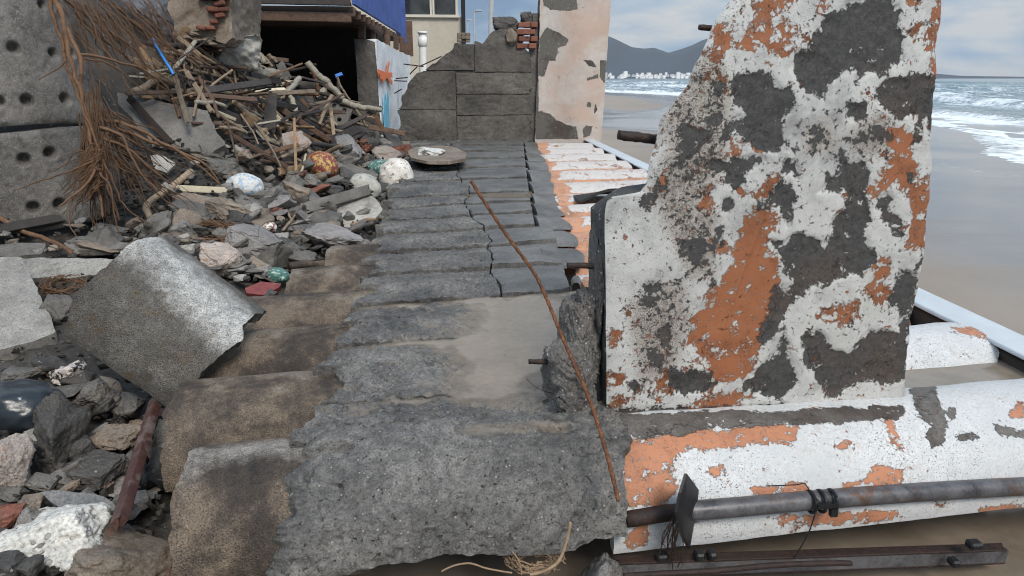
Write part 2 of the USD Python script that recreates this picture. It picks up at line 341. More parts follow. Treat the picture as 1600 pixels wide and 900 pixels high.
def flaking(name, white, orange, dark, fleck=.0, dirt=True, pinkish=None, warp=.085, amount=(0, 0), grime=.45):
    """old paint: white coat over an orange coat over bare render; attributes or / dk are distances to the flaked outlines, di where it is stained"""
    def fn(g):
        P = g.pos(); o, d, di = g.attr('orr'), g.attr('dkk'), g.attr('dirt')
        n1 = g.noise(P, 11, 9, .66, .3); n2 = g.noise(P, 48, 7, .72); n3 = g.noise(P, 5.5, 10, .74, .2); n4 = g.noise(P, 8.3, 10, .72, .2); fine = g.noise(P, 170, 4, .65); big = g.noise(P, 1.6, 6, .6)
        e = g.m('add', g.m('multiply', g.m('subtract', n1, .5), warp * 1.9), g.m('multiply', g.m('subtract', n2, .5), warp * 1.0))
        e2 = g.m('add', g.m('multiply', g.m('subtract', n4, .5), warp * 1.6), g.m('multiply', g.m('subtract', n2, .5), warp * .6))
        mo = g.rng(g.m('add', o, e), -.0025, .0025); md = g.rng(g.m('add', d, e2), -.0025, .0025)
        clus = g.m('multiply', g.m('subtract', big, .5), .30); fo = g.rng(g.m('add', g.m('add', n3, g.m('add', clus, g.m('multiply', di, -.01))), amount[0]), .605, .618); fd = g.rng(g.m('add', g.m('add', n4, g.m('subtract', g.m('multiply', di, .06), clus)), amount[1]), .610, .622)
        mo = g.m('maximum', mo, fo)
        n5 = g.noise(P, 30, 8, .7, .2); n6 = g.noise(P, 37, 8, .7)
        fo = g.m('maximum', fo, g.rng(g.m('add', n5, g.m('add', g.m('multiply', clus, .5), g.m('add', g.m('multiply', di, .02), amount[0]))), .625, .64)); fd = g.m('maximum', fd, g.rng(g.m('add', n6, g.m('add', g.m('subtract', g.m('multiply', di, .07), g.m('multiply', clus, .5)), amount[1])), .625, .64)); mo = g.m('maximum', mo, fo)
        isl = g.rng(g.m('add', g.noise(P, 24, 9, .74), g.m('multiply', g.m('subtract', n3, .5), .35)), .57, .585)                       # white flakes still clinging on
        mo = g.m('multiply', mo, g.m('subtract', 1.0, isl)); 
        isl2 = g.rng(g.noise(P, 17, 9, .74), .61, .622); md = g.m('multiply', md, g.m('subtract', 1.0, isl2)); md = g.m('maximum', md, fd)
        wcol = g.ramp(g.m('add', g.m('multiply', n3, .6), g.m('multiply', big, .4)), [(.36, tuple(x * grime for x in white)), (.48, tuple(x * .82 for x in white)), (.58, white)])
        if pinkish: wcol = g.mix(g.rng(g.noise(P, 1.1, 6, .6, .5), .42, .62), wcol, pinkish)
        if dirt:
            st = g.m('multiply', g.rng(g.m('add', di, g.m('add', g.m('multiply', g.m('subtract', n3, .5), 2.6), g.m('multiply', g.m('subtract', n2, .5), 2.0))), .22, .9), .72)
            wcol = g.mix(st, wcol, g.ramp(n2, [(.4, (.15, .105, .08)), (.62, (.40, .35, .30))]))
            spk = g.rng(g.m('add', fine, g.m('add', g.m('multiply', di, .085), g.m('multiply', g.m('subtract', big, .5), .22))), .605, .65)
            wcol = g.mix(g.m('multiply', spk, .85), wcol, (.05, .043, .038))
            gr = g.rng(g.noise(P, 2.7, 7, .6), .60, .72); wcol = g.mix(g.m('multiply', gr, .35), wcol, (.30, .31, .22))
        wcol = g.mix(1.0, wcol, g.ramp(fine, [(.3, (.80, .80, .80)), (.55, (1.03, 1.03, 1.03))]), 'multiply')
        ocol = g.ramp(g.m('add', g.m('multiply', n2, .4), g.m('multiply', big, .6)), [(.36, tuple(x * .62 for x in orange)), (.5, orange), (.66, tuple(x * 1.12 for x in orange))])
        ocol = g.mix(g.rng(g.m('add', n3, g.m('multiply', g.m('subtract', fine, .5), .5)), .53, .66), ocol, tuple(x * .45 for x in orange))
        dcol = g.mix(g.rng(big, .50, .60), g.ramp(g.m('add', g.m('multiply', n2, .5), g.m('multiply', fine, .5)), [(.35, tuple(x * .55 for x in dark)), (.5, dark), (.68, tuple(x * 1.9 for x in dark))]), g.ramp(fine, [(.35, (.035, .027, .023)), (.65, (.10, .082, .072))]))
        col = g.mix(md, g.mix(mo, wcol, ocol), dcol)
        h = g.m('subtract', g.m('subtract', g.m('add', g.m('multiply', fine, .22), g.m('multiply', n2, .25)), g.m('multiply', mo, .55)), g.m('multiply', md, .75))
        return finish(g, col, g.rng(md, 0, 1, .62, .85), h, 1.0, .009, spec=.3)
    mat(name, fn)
flaking('wall_paint', (.53, .52, .495), (.27, .100, .044), (.052, .050, .048), warp=.135)
flaking('pipe_paint', (.64, .645, .645), (.43, .19, .105), (.12, .11, .10), warp=.08, amount=(-.025, -.12), grime=.72)
flaking('column_paint', (.54, .49, .45), (.45, .24, .16), (.105, .098, .088), pinkish=(.47, .35, .29), warp=.10, amount=(-.06, -.07), grime=.75)
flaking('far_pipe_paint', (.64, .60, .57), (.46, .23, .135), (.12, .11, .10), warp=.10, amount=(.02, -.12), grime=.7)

def wood(name, a, b, dark=(.02, .014, .010), scale=9, rough=.7):
    def fn(g):
        P = g.pos(); n = g.noise(P, scale, 8, .7, 1.2); f = g.noise(P, scale * 9, 4, .65, .6); st = g.noise(P, scale * .5, 6, .65)
        col = g.ramp(g.m('add', g.m('multiply', n, .6), g.m('multiply', f, .4)), [(.34, a), (.64, b)])
        col = g.mix(g.m('multiply', g.rng(st, .54, .70), .7), col, dark)
        return finish(g, tinted(g, col, .25), rough, g.m('add', f, n), .6, .008)
    mat(name, fn)
wood('wood_dark', (.018, .015, .014), (.060, .050, .045))
wood('wood_brown', (.045, .026, .018), (.13, .078, .052))
wood('wood_tan', (.14, .085, .045), (.33, .22, .125), (.09, .05, .028))
wood('wood_pale', (.42, .36, .25), (.60, .53, .39), (.25, .20, .13))
wood('branch', (.10, .072, .048), (.27, .21, .15), (.035, .024, .016), 16)
wood('branch_lichen', (.15, .13, .10), (.36, .33, .27), (.06, .07, .035), 20)
wood('log_light', (.15, .105, .066), (.36, .275, .185), (.12, .07, .04), 14)
wood('root', (.055, .026, .013), (.19, .105, .055), (.02, .010, .006), 20)
wood('root_pale', (.20, .13, .075), (.38, .27, .17), (.09, .05, .03), 20)
wood('bar_red', (.035, .016, .013), (.12, .055, .045), (.30, .25, .23), 18, .35)

def rust(g):
    P = g.pos(); n = g.noise(P, 28, 8, .7); f = g.noise(P, 120, 4, .65)
    col = g.ramp(g.m('add', g.m('multiply', n, .6), g.m('multiply', f, .4)), [(.34, (.020, .010, .007)), (.5, (.11, .040, .016)), (.68, (.28, .12, .045))])
    return finish(g, col, .85, g.m('add', n, f), .8, .004)
mat('rust', rust)
def rust_dark(g):
    P = g.pos(); n = g.noise(P, 28, 8, .7); f = g.noise(P, 120, 4, .65)
    col = g.ramp(g.m('add', g.m('multiply', n, .6), g.m('multiply', f, .4)), [(.34, (.006, .004, .004)), (.55, (.028, .014, .010)), (.72, (.09, .038, .02))])
    return finish(g, col, .6, g.m('add', n, f), .8, .005)
mat('rust_dark', rust_dark)
def steel(g):
    P = g.pos(); n = g.noise(P, 9, 8, .68, .4); f = g.noise(P, 90, 4, .65); k = g.noise(P, 3, 4, .6)
    col = g.ramp(g.m('add', g.m('multiply', n, .7), g.m('multiply', f, .3)), [(.36, (.045, .043, .046)), (.6, (.135, .13, .135))])
    col = g.mix(g.m('multiply', g.rng(g.noise(P, 6, 7, .7), .56, .66), .8), col, (.10, .045, .022))
    return finish(g, col, g.rng(n, .3, .7, .3, .55), g.m('add', n, f), .4, .003, metallic=.35)
mat('steel', steel)
def flat(name, col, rough=.6, var=.25, scale=6, wear=None, spec=.4, bs=.3, thr=(.56, .64), **kw):
    def fn(g):
        P = g.pos(); n = g.noise(P, scale, 7, .65); f = g.noise(P, scale * 14, 4, .6)
        c = g.ramp(n, [(.3, tuple(x * (1 - var) for x in col)), (.7, tuple(x * (1 + var) for x in col))])
        if wear: c = g.mix(g.rng(g.noise(P, scale * 1.6, 9, .74), *thr), c, wear)
        return finish(g, c, rough, g.m('add', n, f), bs, .004, spec=spec, **kw)
    mat(name, fn)
flat('black_plastic', (.006, .006, .007), .22, .5, 30, bs=.8, spec=.6)
flat('black_metal', (.007, .007, .008), .5, .4, 20)
flat('rubber', (.02, .019, .018), .7, .4, 12)
flat('blue_paint', (.06, .17, .52), .55, .2, 5, (.20, .24, .30), thr=(.70, .76))
flat('blue_siding', (.045, .085, .27), .6, .3, 2.2, (.06, .08, .15), thr=(.54, .66))
flat('blue_rod', (.03, .22, .60), .4, .1, 8)
flat('strip_white', (.47, .50, .52), .4, .10, 3)
flat('white_plastic', (.72, .72, .70), .4, .08, 3)
flat('egg_white', (.56, .53, .48), .8, .25, 9, (.14, .085, .060), thr=(.545, .60))
flat('egg_blue', (.24, .34, .47), .6, .3, 14, (.55, .54, .50), thr=(.46, .48))
flat('egg_red', (.19, .045, .042), .6, .35, 10, (.42, .29, .08), thr=(.51, .54))
flat('egg_teal', (.06, .145, .12), .35, .3, 14, (.42, .47, .44), thr=(.55, .57))
flat('egg_green', (.36, .35, .31), .75, .25, 9, (.09, .14, .105), thr=(.56, .58))
flat('egg_black', (.018, .023, .028), .25, .3, 5, (.36, .37, .38), thr=(.63, .68))
flat('egg_brown', (.16, .05, .035), .6, .2, 16, (.62, .60, .56), thr=(.50, .52))
flat('egg_piebald', (.016, .015, .015), .5, .2, 16, (.50, .44, .40), thr=(.48, .50))
flat('tile_red', (.16, .035, .030), .35, .3, 14, (.26, .12, .09))
flat('orange_paint', (.68, .17, .055), .6, .1, 9)
flat('graffiti_blue', (.16, .44, .60), .6, .2, 3)
flat('tarp', (.075, .080, .092), .55, .35, 7)
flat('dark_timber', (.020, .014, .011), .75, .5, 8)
flat('grey_post', (.35, .37, .39), .45, .1, 2)
flat('frame_cream', (.50, .47, .40), .5, .1, 2)
flat('town_white', (.75, .74, .72), .7, .1, .02)
flat('town_grey', (.42, .43, .45), .7, .1, .02)
flat('town_roof', (.30, .13, .08), .7, .1, .02)
flat('hill_green', (.020, .028, .038), .9, .35, .004, bs=0)
flat('cement_white', (.50, .49, .47), .7, .2, 12, (.18, .17, .16))
flat('orange_rag', (.50, .22, .05), .6, .3, 20)
mat('window_glass', lambda g: finish(g, g.ramp(g.noise(g.pos(), 1.3, 6, .6), [(.35, (.004, .005, .006)), (.7, (.05, .055, .06))]), .06, spec=.7))

def puddle_graph(g):
    P = g.pos(); n = g.noise(P, 3.5, 6, .6); w = g.noise(P, 14, 3, .5)
    sc = g.rng(g.noise(P, 60, 2, .5), .76, .79)
    col = g.mix(sc, g.ramp(n, [(.35, (.15, .120, .092)), (.65, (.215, .178, .140))]), (.03, .025, .02))
    return finish(g, col, .10, w, .04, .01, spec=.5)
mat('puddle', puddle_graph)

def thin_puddle(g):
    P = g.pos(); n = g.noise(P, 3.5, 6, .6); c = g.noise(P, 26, 5, .65); d = g.attr('depth')
    col = g.ramp(g.m('add', g.m('multiply', n, .6), g.m('multiply', c, .4)), [(.35, (.130, .100, .073)), (.65, (.205, .163, .122))])
    col = g.mix(g.rng(g.noise(P, 60, 2, .5), .74, .77), col, (.03, .025, .02))
    b = g.n('principled_bsdf', base_color=col, roughness=.16, specular_ior_level=.5, normal=g.bump(g.noise(P, 12, 3, .5), .05, .01)) + '.BSDF'
    a = g.rng(g.m('add', d, g.m('multiply', g.m('subtract', c, .5), .012)), -.003, .015)
    return g.n('mix_closure', fac=a, closure1=g.n('transparent_bsdf') + '.BSDF', closure2=b) + '.closure'
mat('thin_puddle', thin_puddle)

def sand_graph(g):
    P = g.pos(); wet = g.attr('wet'); n = g.noise(P, .5, 6, .6); f = g.noise(P, 40, 4, .6); s = g.n('mapping', vector=P, scale=(.18, 1.1, 1.0)) + '.vector'
    r = g.noise(s, 1.2, 6, .6)
    w = g.rng(g.m('add', wet, g.m('multiply', g.m('subtract', r, .5), .5)), .25, .75)
    col = g.mix(w, g.ramp(g.m('add', g.m('multiply', n, .6), g.m('multiply', f, .4)), [(.3, (.20, .155, .115)), (.7, (.30, .245, .19))]), g.ramp(r, [(.3, (.125, .105, .09)), (.7, (.17, .15, .135))]))
    fl = g.rng(g.m('add', g.noise(P, 3, 8, .72), g.m('multiply', g.attr('froth'), .2)), .745, .79)
    col = g.mix(g.m('multiply', fl, .8), col, (.6, .6, .6))
    return finish(g, col, g.rng(w, 0, 1, .55, .09), f, g.rng(w, 0, 1, .35, .02), .01, spec=.5)
mat('sand', sand_graph)

def sea_graph(g):
    P = g.pos(); fo = g.attr('foam'); S = g.n('mapping', vector=P, rotation=(0, 0, .33), scale=(.9, .28, 1.0)) + '.vector'
    n = g.noise(S, .9, 9, .66, .5); n2 = g.noise(P, 2.4, 8, .68, .3); w = g.noise(P, 1.2, 6, .6)
    m = g.rng(g.m('add', fo, g.m('add', g.m('multiply', g.m('subtract', n, .5), 1.5), g.m('multiply', g.m('subtract', n2, .5), 1.3))), .36, .80)
    col = g.ramp(w, [(.3, (.075, .120, .125)), (.7, (.13, .185, .185))])
    col = g.mix(g.attr('silt'), col, (.20, .175, .14))
    col = g.mix(m, col, g.ramp(n2, [(.3, (.55, .60, .62)), (.6, (.80, .83, .84))]))
    return finish(g, col, g.rng(m, 0, 1, .12, .6), g.m('add', w, g.m('multiply', n2, .7)), .5, .12, spec=.5)
mat('sea', sea_graph)

# ================================================================== THE SETTING
# ---- shoreline (seen from above), sand and sea
SHORE = A([(14, -40), (14.5, 0), (16.7, 18), (20, 24.5), (23.8, 31), (28, 45), (33, 75), (34, 97), (30, 125), (18, 175), (-10, 240), (-60, 330), (-160, 480), (-400, 800), (-900, 1400), (-1700, 2400)], float)
from scipy.interpolate import PchipInterpolator
def offshore(P):
    """signed distance seaward of the shoreline, on a dense polyline"""
    t = np.concatenate([[0], np.cumsum(np.linalg.norm(np.diff(SHORE, axis=0), axis=1))])
    tt = np.concatenate([np.linspace(0, t[9], 300), np.linspace(t[9], t[-1], 200)[1:]])
    L = np.stack([PchipInterpolator(t, SHORE[:, k])(tt) for k in (0, 1)], 1)
    from scipy.spatial import cKDTree
    d, i = cKDTree(L).query(P[..., :2].reshape(-1, 2)); T = np.gradient(L, axis=0); T /= np.linalg.norm(T, axis=1, keepdims=True)
    v = P[..., :2].reshape(-1, 2) - L[i]; s = T[i, 1] * v[:, 0] - T[i, 0] * v[:, 1]
    return (np.sign(s) * d).reshape(P.shape[:-1])
def radial(r0, r1, nr, a0, a1, na, z=0):
    r = r0 * (r1 / r0) ** np.linspace(0, 1, nr); a = np.radians(np.linspace(a0, a1, na))
    R, T = np.meshgrid(r, a, indexing='ij'); return np.stack([R * np.sin(T), R * np.cos(T), R * 0 + z], -1)
P = radial(1.2, 3000, 330, -75, 115, 260); s = offshore(P); s = s + (fbm(P * .12, 4, 5) - .5) * 5
wetp = raster([[(925, 168), (985, 176), (1030, 170), (1075, 150), (1085, 215), (1020, 208), (925, 203)]])
sx, sy, sw = proj(P.reshape(-1, 3) - [0, 0, .85])
wet = np.maximum(np.clip((s + 12) / 5.5, 0, 1) * .95, ndimage.map_coordinates(np.clip(wetp / 14 + .5, 0, 1), [sy + OY, sx + OX], order=1, mode='nearest').reshape(s.shape) * (sy.reshape(s.shape) > 100))
P[..., 2] = -.78 - .10 * np.clip((P[..., 0] - 4) / 12, 0, 1) + (fbm(P * .35, 3, 2) - .5) * .05 - .06 * np.clip(s / 6, -1, 30) - .02
put('sand', (P.reshape(-1, 3), gridfaces(*P.shape[:2])), 'sand', kind='structure', attrs=dict(wet=wet.ravel(), froth=np.clip(1 - abs(s + 2) / 2.5, 0, 1).ravel()))
P = np.concatenate([radial(9, 400, 620, -12, 112, 300), radial(402, 40000, 60, -12, 112, 300)]); s = offshore(P)
wob = (fbm(P * .06, 3, 8) - .5) * 9 + (fbm(P * .3, 3, 9) - .5) * 1.6; u = s + wob * np.clip(s / 14, .18, 1)
z = np.full(s.shape, -.93); foam = np.zeros(s.shape); silt = np.clip(1 - s / 16, 0, 1) * .85
near = np.clip(u, 0, 99)
for c, h, wd, fo in ((1.2, .05, 1.4, .60), (8.5, .50, 1.5, .48), (13, .16, 3.0, .34), (21, .62, 2.2, .55), (33, .60, 3.2, .50), (50, .85, 4, .60), (76, 1.0, 5.5, .50), (112, 1.1, 7, .42), (160, 1.2, 9, .30), (230, 1.2, 12, .14)):
    d = (u - c) / wd; seg = np.clip(.35 + 1.3 * (fbm(np.stack([P[..., 1] * .045 + c, P[..., 0] * .01, s * 0], -1), 3, int(c) + 3) - .18), .25, 1.15)
    z = z + h * seg * np.exp(-np.where(d < 0, (d * 1.9) ** 2, (d * .8) ** 2))
    foam = np.maximum(foam, fo * seg * np.exp(-np.where(d < 0, (d / 2.2) ** 2, (d * .75) ** 2)))
foam = np.maximum(foam, .80 * np.clip(1.35 - abs(u - 4.5) / 5, 0, 1)); foam *= 1.22; foam = np.maximum(foam, .17 * (s < 90)); foam[s > 300] *= np.clip(1 - (s[s > 300] - 300) / 200, 0, 1)
z += (fbm(P * .55, 4, 4) - .5) * .30 * np.clip(u / 12, 0, 1) * (s < 300); z -= .14 * np.clip(-u / 2, 0, 3)
foam = np.where(u < .6, foam * np.clip(u + .2, 0, 1), foam)
P[..., 2] = z
put('sea', (P.reshape(-1, 3), gridfaces(*P.shape[:2])), 'sea', kind='structure', attrs=dict(foam=foam.ravel(), silt=silt.ravel()))

# ---- hills across the bay, with the town at their foot
ridge = A([(300, 112), (600, 108), (780, 96), (880, 72), (945, 63), (957, 67), (985, 79), (1003, 81), (1020, 80), (1042, 87), (1062, 82), (1078, 77), (1092, 71), (1110, 66), (1160, 62), (1240, 74), (1330, 98), (1420, 113), (1500, 118.6), (1570, 119.4), (1640, 120.6), (1800, 121.5)], float)
xs = np.linspace(300, 1800, 420); ry = np.interp(xs, ridge[:, 0], ridge[:, 1]); D = 5200.0
dirs = A([ray(x, 122.0) for x in xs]); dirs[:, 2] = 0; dirs /= np.linalg.norm(dirs, axis=1, keepdims=True)
Hh = (122 - ry) / FPX * D * 1.02 + 1
prof = [(-900, .0), (-650, .10), (-420, .36), (-200, .72), (0, 1.0), (250, .8), (800, .2), (1300, 0)]
rows = []
for off, k in prof:
    r = dirs * (D + off) ; r[:, 2] = -3 + Hh * k + (fbm(np.stack([xs * .03, xs * 0 + off * .01, xs * 0], -1), 4, 1) - .5) * Hh * .25 * (0 < k < 1)
    rows.append(r)
P = A(rows); put('hills', (P.reshape(-1, 3), gridfaces(*P.shape[:2])), 'hill_green', kind='structure')
r2 = np.random.default_rng(5)
town = []
for k in range(82):
    x = r2.uniform(940, 1092) if k < 82 else r2.uniform(1475, 1600)
    d = ray(x, 122.0); d[2] = 0; d /= np.linalg.norm(d); dist = r2.uniform(4150, 4420) if k < 82 else 4300
    h = r2.choice([7, 11, 16, 24], p=[.45, .3, .18, .07]) * r2.uniform(.8, 1.2); w = r2.uniform(9, 24)
    if k >= 82: h *= .35
    c = EYE + d * dist; c[2] = 4 + (dist - 4150) * .045
    town.append((c, w, w * r2.uniform(.6, 1), h, r2.uniform(0, 1)))
for c, w, dp, h, q in sorted(town, key=lambda t: -t[3]):
    t = thing('town_building', 'white building in the far town at the foot of the hills across the bay', 'building', c - [0, 0, 6], 'buildings of the far town')
    put('wall', box(c + [0, 0, h / 2 - 3], (w, dp, h + 6)), 'town_white' if q < .7 else 'town_grey', t, smooth=False)
    put('roof', box(c + [0, 0, h + .6], (w * 1.06, dp * 1.06, 1.2)) if q < .6 else join(box(c + [0, 0, h + .5], (w * 1.08, dp * 1.08, 1.0)), box(c + [0, 0, h + 2.0], (w * .5, dp * .6, 2.0))), 'town_roof' if .25 < q < .45 else 'town_grey', t, smooth=False)

# ---- ground under the rubble
GC = [(*atz(x, y, z),) for x, y, z in [(0, 880, -.35), (150, 880, -.45), (250, 880, -.6), (60, 700, -.3), (260, 760, -.6), (180, 640, -.35), (100, 480, 0), (400, 480, -.2), (430, 420, -.15), (560, 400, -.15), (600, 330, -.02), (620, 270, 0), (630, 240, .02), (350, 370, .1), (450, 350, .03), (0, 400, .1), (100, 390, .12), (250, 330, .25), (400, 310, .22), (500, 300, .1), (560, 300, .05), (180, 320, .3), (60, 350, .2), (300, 240, .7), (400, 250, .55), (500, 240, .35), (580, 235, .1), (200, 200, 1.0), (250, 150, 1.3), (330, 190, 1.0), (420, 190, .9), (500, 200, .6), (560, 200, .4), (600, 210, .15)]]
GC += [(-2.9, 12.5, 1.62), (-2.35, 13.4, 1.45), (-1.9, 14.5, 1.1), (-1.5, 16, .5), (-3.4, 10.0, 1.85), (-3.1, 9.2, 1.75), (-3.75, 8.7, 1.9), (-6, 7, .8), (-7, 5, .3), (-6, 3, 0), (-4, 2, -.3), (-3, 1, -.5), (-1.5, 1, -.8), (-.3, 1, -.8), (-.3, 2.4, -.78), (-.3, 5, -.7), (-.3, 9, -.45), (-.3, 14, -.3), (-.3, 18, -.2), (.6, 2, -.8), (.6, 10, -.6), (.6, 18, -.4), (-2, 19, .1), (-3.2, 16, .7), (-4, 18, .4), (-9, 4, .5), (-9, 12, 3.6), (-9, 20, 3.0), (-3.45, 9.9, 2.35), (-3.9, 9.2, 2.75), (-4.6, 9.2, 3.3), (-3.2, 10.6, 2.05), (-5, 11, 3.5), (-5, 14, 2.2), (-4, 13, 1.9), (-1.0, 2.9, -.62), (-1.1, 4.3, -.4), (-1.0, 3.6, -.5)]
GC = A(GC); gx, gy = np.arange(-9, 1.01, .05), np.arange(.8, 20.01, .05)
GZ = RBFInterpolator(GC[:, :2] * [1.3, 1], GC[:, 2], smoothing=.002, kernel='linear')(np.stack(np.meshgrid(gx, gy, indexing='ij'), -1).reshape(-1, 2) * [1.3, 1]).reshape(len(gx), len(gy))
GI = RegularGridInterpolator((gx, gy), GZ, bounds_error=False, fill_value=None)
def gz(x, y): return float(GI([[np.clip(x, -9, 1), np.clip(y, .8, 20)]])[0])
def on(px, py, near=1.5, far=19.5):
    """where the sight line through a place in the photograph meets the heap"""
    d = ray(px, py); T = np.linspace(near, far, 2200) / d[1]; Q = EYE + T[:, None] * d
    z = GI(np.clip(Q[:, :2], [-9, .8], [1, 20])); hit = np.nonzero(Q[:, 2] <= z)[0]
    return Q[hit[0]] if len(hit) else Q[-1]
X, Y = np.meshgrid(np.arange(-9, .6, .035), np.arange(.8, 18.5, .04), indexing='ij')
P = np.stack([X, Y, GI(np.stack([X, Y], -1).reshape(-1, 2)).reshape(X.shape)], -1); P[..., 2] += (fbm(P * [3, 3, 0], 4, 3) - .5) * .22 - .10 + (fbm(P * [14, 14, 0], 2, 6) - .5) * .05
put('rubble_ground', (P.reshape(-1, 3), gridfaces(*P.shape[:2])), 'gravel', kind='structure')

# ================================================================== THE SEAWALL: half-pipes, concrete fill, painted ends
NP = 15; RAD = .37
def rad(i): return .37 if i < 8.5 else .66
def yL(i): return np.where(np.asarray(i) <= 8.5, 2.70 + .75 * np.asarray(i), 9.075 + 1.47 * (np.asarray(i) - 8.5))
def yR(i): return np.where(np.asarray(i) <= 8.5, 2.90 + .85 * np.asarray(i) - .0065 * np.asarray(i) ** 2, 9.655 + 1.29 * (np.asarray(i) - 8.5))
def yrow(i, x): return yL(i) + (x + .56) / 3.56 * (yR(i) - yL(i))
def xb(y): return .84 + (y - 2.4) * .112           # where the fill ends and the white paint begins
def xe(y): return 3.22 + .034 * y                  # seaward ends of the pipes
def crest_zone(i, ua): return np.sin(ua) 
def pipe(i, x0, x1, u0, u1, nx, nu, e0=.0, e1=.0, th=.06, zoff=0.0, seed=0):
    s, t = np.meshgrid(np.linspace(0, 1, nx), np.linspace(0, 1, nu), indexing='ij')
    ua = u0 + (u1 - u0) * t
    j0 = (fbm(np.stack([ua * 3, ua * 0 + seed, ua * 0], -1), 4, seed) - .5) * e0; j1 = (fbm(np.stack([ua * 3, ua * 0 + seed + 9, ua * 0], -1), 4, seed) - .5) * e1
    x = (x0 + j0 + (.16 * np.sin(ua) if i == 0 and e0 > .1 else 0)) * (1 - s) + (x1 + j1) * s; y = yrow(i, x)
    r = rad(i) + (fbm(np.stack([x * 5, ua * 2, ua * 0 + i], -1), 3, seed) - .5) * .014
    f = lambda r: np.stack([x, y - r * np.cos(ua), -rad(i) + r * np.sin(ua) + zoff], -1)
    return f(r), f(r - th), ua
S_PO = raster([[(968, 662), (1000, 690), (1060, 662), (1100, 672), (1160, 668), (1180, 695), (1120, 702), (1072, 702), (1048, 728), (1062, 762), (1030, 792), (975, 792)], [(1160, 664), (1250, 664), (1242, 690), (1200, 697), (1150, 692)], [(1312, 762), (1350, 744), (1372, 728), (1410, 733), (1410, 752), (1352, 760)], [(1380, 652), (1392, 655), (1412, 700), (1402, 702)], [(1428, 625), (1462, 610), (1470, 640), (1452, 650)], [(1575, 640), (1602, 630), (1602, 657), (1580, 652)], [(1100, 735), (1135, 722), (1130, 740), (1115, 748)], [(1290, 692), (1330, 690), (1320, 702)], [(975, 835), (1010, 812), (1010, 850), (978, 858)], [(1530, 795), (1600, 785), (1600, 800), (1535, 802)], [(1480, 508), (1560, 512), (1540, 528), (1500, 522)], [(1170, 762), (1260, 752), (1262, 768), (1180, 778)], [(1200, 806), (1400, 796), (1415, 808), (1310, 822), (1220, 816)]])
S_PD = raster([[(962, 648), (1412, 634), (1405, 656), (1250, 661), (1100, 672), (1002, 686), (970, 672)], [(1422, 600), (1462, 600), (1472, 640), (1478, 660), (1475, 690), (1460, 698), (1450, 680), (1456, 665), (1436, 650), (1428, 630)], [(1550, 660), (1602, 672), (1600, 685), (1560, 676)], [(1490, 682), (1530, 678), (1532, 690), (1515, 684), (1500, 690)], [(1484, 637), (1492, 640), (1490, 655), (1482, 648)]])
MOUT = -.30
for i in range(NP):
    ym = float(yrow(i, 0))
    lab = {0: 'nearest half-pipe, brown broken left end, white and orange right end under the standing slab', 1: 'second half-pipe of the seawall, its brown left end running under the big pipe fragment', 2: 'third half-pipe of the seawall, brown left end beside the edge of the rough concrete', 3: 'fourth half-pipe of the seawall, its left end carrying a lump of gravelly concrete', 4: 'fifth half-pipe of the seawall, its split left end below the granite block'}.get(i)
    if lab is None:
        lab = (f'white and orange painted half-pipe beyond the walkway, {["first", "second", "third", "fourth", "fifth", "sixth"][NP - 1 - i]} from the painted wall end' if i > 8 else f'{["sixth", "seventh", "eighth", "ninth"][i - 5]} half-pipe of the seawall from the front, mostly hidden behind the standing slab'); grp = 'painted half-pipes along the walkway'
    else: grp = 'half-pipes with bare left ends'
    t = thing('half_pipe', lab, 'half pipe', (.5, ym, -RAD), grp)
    if i < 6:
        Po, Qi, ua = pipe(i, {0: -1.04, 1: -1.32, 2: -1.52, 3: -1.38, 4: -1.2, 5: -1.0}[i], -.30, -.02, 2.6, 150, 110, .07, 0, seed=i * 7 + 1)
        V, F = solid(Po, Qi, 4, .02, i); cr = (1.0 if i == 0 else .62) * np.concatenate([np.sin(ua).ravel() ** 2 * np.clip(1.25 - abs(ua.ravel() - 1.45) * 1.1, 0, 1), np.zeros(len(V) - ua.size)])
        put('bare_end', (V, F), 'pipe_brown', t, attrs=dict(crest=cr))
    x0 = xb(ym) - (.18 if i == 0 else .02); x1 = xe(ym) + (1.6 if i == 0 else 0)
    Po, Qi, ua = pipe(i, x0 - .0, x1, -.15 if i == 0 else .25, 2.9, 260 if i == 0 else 90, 110 if i == 0 else 44, .05, .12, seed=i * 7 + 2)
    V, F = solid(Po, Qi, 3, .01, i)
    if i < 2: o, dk = sdf_at(S_PO, V), sdf_at(S_PD, V)
    else: o = .10 - abs(V[:, 0] - x0 - .12) + (fbm(V * [1.5, 4, 4] + i * 3, 3, i) - .5) * .5; o = np.maximum(o, np.clip((yrow(i, V[:, 0]) - rad(i) * .52 - V[:, 1]) * 1.5, -.3, .06)); dk = np.full(len(V), -.3)  # orange band low on each front: peeled coat, also stands in for valley shade
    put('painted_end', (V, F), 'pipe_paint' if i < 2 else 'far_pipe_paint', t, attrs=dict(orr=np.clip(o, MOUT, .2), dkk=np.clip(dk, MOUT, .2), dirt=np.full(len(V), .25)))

# ---- the walkway: fill poured over the pipes, in rows that crack along the valleys
W = thing('walkway', None, None, (.3, 9, 0), kind='structure')
def xl(y): return -.56 - .02 * np.sin(y * 1.7)
def xc(y): return .47 + .10 * np.clip((6 - y) / 3, -.6, 1) + .05 * np.sin(y * 2.1) + (fbm(np.stack([y * 3, y * 0, y * 0], -1), 3, 4) - .5) * .13
def hollow(x, y): return 1.15 * np.exp(-((x - .50) / .44) ** 2 - ((y - 3.85) / .64) ** 2) + .55 * np.exp(-((x - .20) / .25) ** 2 - ((y - 3.2) / .28) ** 2) + .5 * np.exp(-((x - .65) / .35) ** 2 - ((y - 4.45) / .16) ** 2) + .8 * np.exp(-((x - .98) / .5) ** 2 - ((y - yrow(8.0, .98)) / .25) ** 2) + .35 * np.exp(-((x - .35) / .3) ** 2 - ((y - 2.72) / .10) ** 2)
TOPS = []
